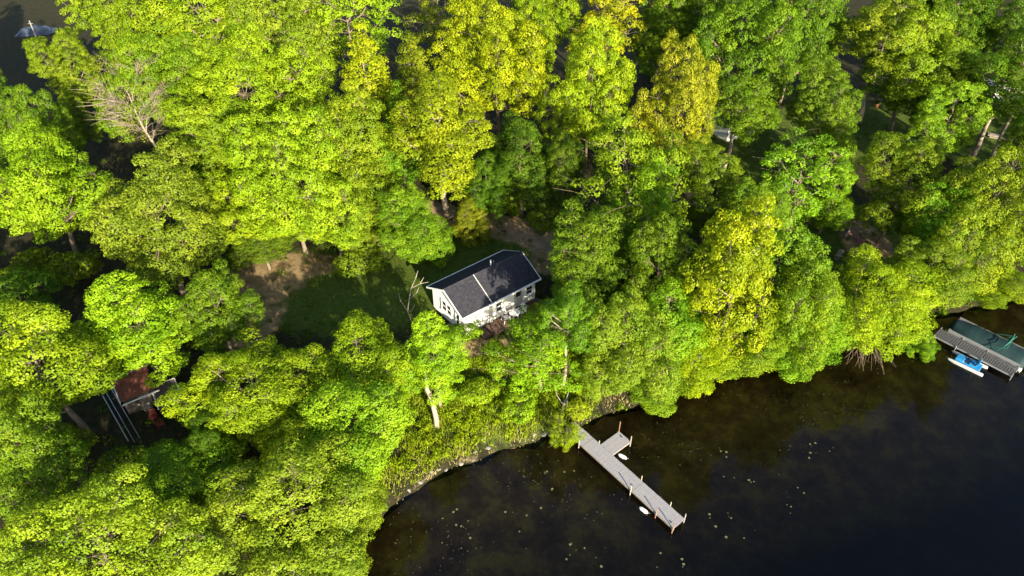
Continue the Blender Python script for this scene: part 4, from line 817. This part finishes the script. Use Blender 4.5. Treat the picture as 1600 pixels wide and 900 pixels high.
# ------------------------------------------------------------------ understorey shrubs
# <<SHRUBS
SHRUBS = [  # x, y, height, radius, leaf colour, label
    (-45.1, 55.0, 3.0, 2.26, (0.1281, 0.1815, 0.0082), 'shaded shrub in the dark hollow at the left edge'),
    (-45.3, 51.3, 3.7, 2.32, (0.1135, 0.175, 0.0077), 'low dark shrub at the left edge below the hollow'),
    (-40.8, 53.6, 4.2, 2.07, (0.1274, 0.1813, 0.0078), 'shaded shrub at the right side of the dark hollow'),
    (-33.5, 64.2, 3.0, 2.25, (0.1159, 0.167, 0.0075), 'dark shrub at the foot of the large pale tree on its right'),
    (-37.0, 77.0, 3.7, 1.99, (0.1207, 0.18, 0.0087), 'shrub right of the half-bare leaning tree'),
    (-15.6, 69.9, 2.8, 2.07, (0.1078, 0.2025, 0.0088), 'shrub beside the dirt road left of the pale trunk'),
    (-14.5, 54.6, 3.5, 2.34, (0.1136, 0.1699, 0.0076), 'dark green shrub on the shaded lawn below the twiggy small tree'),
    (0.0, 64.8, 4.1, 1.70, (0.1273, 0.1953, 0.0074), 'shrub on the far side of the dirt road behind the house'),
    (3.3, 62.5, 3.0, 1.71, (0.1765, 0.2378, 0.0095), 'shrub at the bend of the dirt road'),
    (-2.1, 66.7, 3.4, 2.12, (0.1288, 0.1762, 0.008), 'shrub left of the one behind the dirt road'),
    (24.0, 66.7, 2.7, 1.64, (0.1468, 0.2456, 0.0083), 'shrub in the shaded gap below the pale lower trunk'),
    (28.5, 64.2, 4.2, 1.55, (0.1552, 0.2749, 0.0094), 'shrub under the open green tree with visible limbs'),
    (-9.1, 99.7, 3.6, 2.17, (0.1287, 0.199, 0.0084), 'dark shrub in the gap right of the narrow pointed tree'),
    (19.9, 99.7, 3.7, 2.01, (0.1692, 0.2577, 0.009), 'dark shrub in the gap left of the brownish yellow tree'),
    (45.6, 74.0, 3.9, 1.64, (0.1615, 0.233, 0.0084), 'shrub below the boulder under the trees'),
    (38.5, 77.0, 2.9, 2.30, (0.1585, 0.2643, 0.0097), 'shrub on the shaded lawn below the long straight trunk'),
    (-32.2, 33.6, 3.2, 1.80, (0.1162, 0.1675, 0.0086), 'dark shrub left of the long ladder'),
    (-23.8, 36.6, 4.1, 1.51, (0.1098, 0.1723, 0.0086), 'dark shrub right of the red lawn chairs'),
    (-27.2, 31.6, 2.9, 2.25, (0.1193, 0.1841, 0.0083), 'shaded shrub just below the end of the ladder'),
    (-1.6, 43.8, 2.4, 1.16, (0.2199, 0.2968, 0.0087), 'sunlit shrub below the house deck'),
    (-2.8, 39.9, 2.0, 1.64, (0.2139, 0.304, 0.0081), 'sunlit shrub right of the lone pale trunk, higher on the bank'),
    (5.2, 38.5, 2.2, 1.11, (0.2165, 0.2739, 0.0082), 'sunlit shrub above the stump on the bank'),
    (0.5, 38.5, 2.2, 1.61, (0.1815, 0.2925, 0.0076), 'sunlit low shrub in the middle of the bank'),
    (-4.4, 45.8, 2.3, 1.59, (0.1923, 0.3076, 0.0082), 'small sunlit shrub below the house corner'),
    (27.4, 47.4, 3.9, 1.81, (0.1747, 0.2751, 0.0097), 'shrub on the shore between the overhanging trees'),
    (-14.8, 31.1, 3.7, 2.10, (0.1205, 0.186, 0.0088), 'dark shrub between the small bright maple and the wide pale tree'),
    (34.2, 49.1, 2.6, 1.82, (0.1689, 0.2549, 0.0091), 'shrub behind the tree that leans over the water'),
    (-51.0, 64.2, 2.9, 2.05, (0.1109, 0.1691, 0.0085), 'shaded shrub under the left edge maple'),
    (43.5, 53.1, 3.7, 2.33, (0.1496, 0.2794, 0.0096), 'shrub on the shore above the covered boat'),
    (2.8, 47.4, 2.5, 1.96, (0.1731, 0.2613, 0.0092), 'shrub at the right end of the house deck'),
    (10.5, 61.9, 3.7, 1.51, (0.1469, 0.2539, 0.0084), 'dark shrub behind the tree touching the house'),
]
# SHRUBS>>
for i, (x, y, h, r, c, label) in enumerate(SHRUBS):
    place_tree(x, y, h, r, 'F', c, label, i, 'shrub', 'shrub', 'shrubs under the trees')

# ------------------------------------------------------------------ bank grass, weeds, lily pads
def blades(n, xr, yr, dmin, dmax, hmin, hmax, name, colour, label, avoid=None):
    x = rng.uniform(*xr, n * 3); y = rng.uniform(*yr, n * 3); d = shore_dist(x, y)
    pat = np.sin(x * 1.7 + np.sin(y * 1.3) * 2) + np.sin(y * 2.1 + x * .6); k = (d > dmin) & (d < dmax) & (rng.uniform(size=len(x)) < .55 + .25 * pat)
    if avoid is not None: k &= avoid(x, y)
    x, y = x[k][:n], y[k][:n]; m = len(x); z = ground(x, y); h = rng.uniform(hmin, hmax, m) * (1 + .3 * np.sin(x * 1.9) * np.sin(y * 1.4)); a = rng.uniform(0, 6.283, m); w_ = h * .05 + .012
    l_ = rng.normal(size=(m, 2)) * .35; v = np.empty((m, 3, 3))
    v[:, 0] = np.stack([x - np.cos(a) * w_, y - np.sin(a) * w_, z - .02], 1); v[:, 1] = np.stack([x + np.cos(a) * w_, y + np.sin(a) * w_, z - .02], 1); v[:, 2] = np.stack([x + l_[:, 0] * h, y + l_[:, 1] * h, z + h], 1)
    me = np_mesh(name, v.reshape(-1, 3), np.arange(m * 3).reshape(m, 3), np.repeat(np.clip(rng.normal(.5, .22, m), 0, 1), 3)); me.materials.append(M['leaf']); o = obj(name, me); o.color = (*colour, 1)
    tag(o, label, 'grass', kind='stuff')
inhouse = lambda x, y: ~((np.abs((x - HX) * math.cos(HA) + (y - HY) * math.sin(HA)) < 4.4) & (np.abs(-(x - HX) * math.sin(HA) + (y - HY) * math.cos(HA)) < 2.6))
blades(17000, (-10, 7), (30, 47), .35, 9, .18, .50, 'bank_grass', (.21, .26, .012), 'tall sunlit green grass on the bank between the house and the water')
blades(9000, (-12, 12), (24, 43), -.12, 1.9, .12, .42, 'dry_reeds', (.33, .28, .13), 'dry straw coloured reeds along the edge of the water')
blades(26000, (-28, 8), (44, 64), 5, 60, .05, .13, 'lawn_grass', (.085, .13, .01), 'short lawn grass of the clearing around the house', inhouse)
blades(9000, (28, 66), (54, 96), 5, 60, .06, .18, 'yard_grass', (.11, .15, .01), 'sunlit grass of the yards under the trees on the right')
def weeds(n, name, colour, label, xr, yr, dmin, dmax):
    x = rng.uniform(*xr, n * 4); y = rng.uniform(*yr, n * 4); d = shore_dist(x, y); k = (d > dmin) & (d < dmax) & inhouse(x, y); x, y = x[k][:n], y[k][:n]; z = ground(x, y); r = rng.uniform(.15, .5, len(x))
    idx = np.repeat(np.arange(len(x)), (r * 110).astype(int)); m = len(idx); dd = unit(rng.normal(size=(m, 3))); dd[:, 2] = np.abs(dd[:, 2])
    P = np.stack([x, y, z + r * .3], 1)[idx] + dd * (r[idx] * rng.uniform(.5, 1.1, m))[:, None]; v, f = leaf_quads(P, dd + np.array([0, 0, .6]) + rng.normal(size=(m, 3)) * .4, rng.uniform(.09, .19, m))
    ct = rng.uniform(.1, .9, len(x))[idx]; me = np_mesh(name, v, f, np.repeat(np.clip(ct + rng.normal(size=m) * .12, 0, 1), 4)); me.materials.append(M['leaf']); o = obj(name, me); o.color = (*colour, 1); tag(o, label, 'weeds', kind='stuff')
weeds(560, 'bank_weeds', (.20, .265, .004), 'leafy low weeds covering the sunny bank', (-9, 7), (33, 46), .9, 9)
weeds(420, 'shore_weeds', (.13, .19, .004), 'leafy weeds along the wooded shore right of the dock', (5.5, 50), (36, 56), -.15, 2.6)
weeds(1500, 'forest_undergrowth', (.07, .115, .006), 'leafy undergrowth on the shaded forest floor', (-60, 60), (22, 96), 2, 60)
li = []
def in_lake(n, xr, yr, dmin, dmax):
    x = rng.uniform(*xr, n * 6); y = rng.uniform(*yr, n * 6); d = -shore_dist(x, y); pat = np.sin(x * .55 + 1.5 * np.sin(y * .4)) + np.sin(y * .8 + x * .3)
    k = (d > dmin) & (d < dmax) & (rng.uniform(size=len(x)) < .35 + .3 * pat); return x[k][:n], y[k][:n]
pads = []
for s_ in range(3):
    m_ = MB(); m_.v.append((0, 0, .012)); nn = 11
    for k in range(nn): a = .25 + (2 * math.pi - .5) * k / (nn - 1); m_.v.append((math.cos(a) * .13 * random.uniform(.92, 1.05), math.sin(a) * .12, .012 + random.uniform(0, .012)))
    m_.f += [(0, k + 1, k + 2) for k in range(nn - 1)]; m_.v += [(a, b, c - .008) for a, b, c in m_.v[:]]; q = nn + 1; m_.f += [(q, q + k + 2, q + k + 1) for k in range(nn - 1)]
    me = m_.mesh('lily_pad'); me.materials.append(M['lily']); pads.append(me)
CL = [(17, 34), (19.5, 31.5), (14.5, 29.5), (2.5, 33), (.5, 30), (5, 26.5), (23, 35.5), (11, 26), (-4, 29)]
X_ = np.concatenate([rng.normal(a, 1.1, 9) for a, b in CL]); Y_ = np.concatenate([rng.normal(b, .8, 9) for a, b in CL]); k_ = (shore_dist(X_, Y_) < -1) & (np.abs((X_ - d0[0]) * math.sin(DA) - (Y_ - d0[1]) * math.cos(DA)) > .9); X_, Y_ = X_[k_], Y_[k_]
for k, (x, y) in enumerate(zip(X_, Y_)):
    o = obj('lily_pad', pads[k % 3]); s_ = random.uniform(.2, .85) ** 1.3; o.location = (x, y, .004); o.rotation_euler = (0, 0, random.uniform(0, 6)); o.scale = (s_, s_, 1)
    tag(o, 'small pale lily pad floating on the dark water', 'lily pad', 'lily pads on the lake')
X_, Y_ = in_lake(600, (-9, 36), (22, 46), .3, 9); n = len(X_)
v, f = leaf_quads(np.stack([X_, Y_, np.full(n, .018)], 1), np.tile([0, 0, 1.], (n, 1)), rng.uniform(.03, .09, n), fold=.05)
me = np_mesh('floating_leaves', v, f); me.materials.append(M['speck']); tag(obj('floating_leaves', me), 'tiny leaf bits scattered over the lake surface', 'leaves', kind='stuff')
rc_ = []
for k in range(15):
    x = random.uniform(-8.0, 5.0); y0_ = np.interp(x, [p[0] for p in SHORE[5:]], [p[1] for p in SHORE[5:]]); y = y0_ + random.uniform(-.1, .45); r_ = random.uniform(.08, .20)
    o = MB().blob((0, 0, r_ * .3), (r_ * 1.2, r_, r_ * .7), k, .2, 7).build('shore_stone', 'stone'); o.location = (x, y, gz(x, y) - .03); o.rotation_euler = (0, 0, random.uniform(0, 6)); tag(o, 'small pale stone at the grassy edge of the water', 'stone', 'stones along the bank')
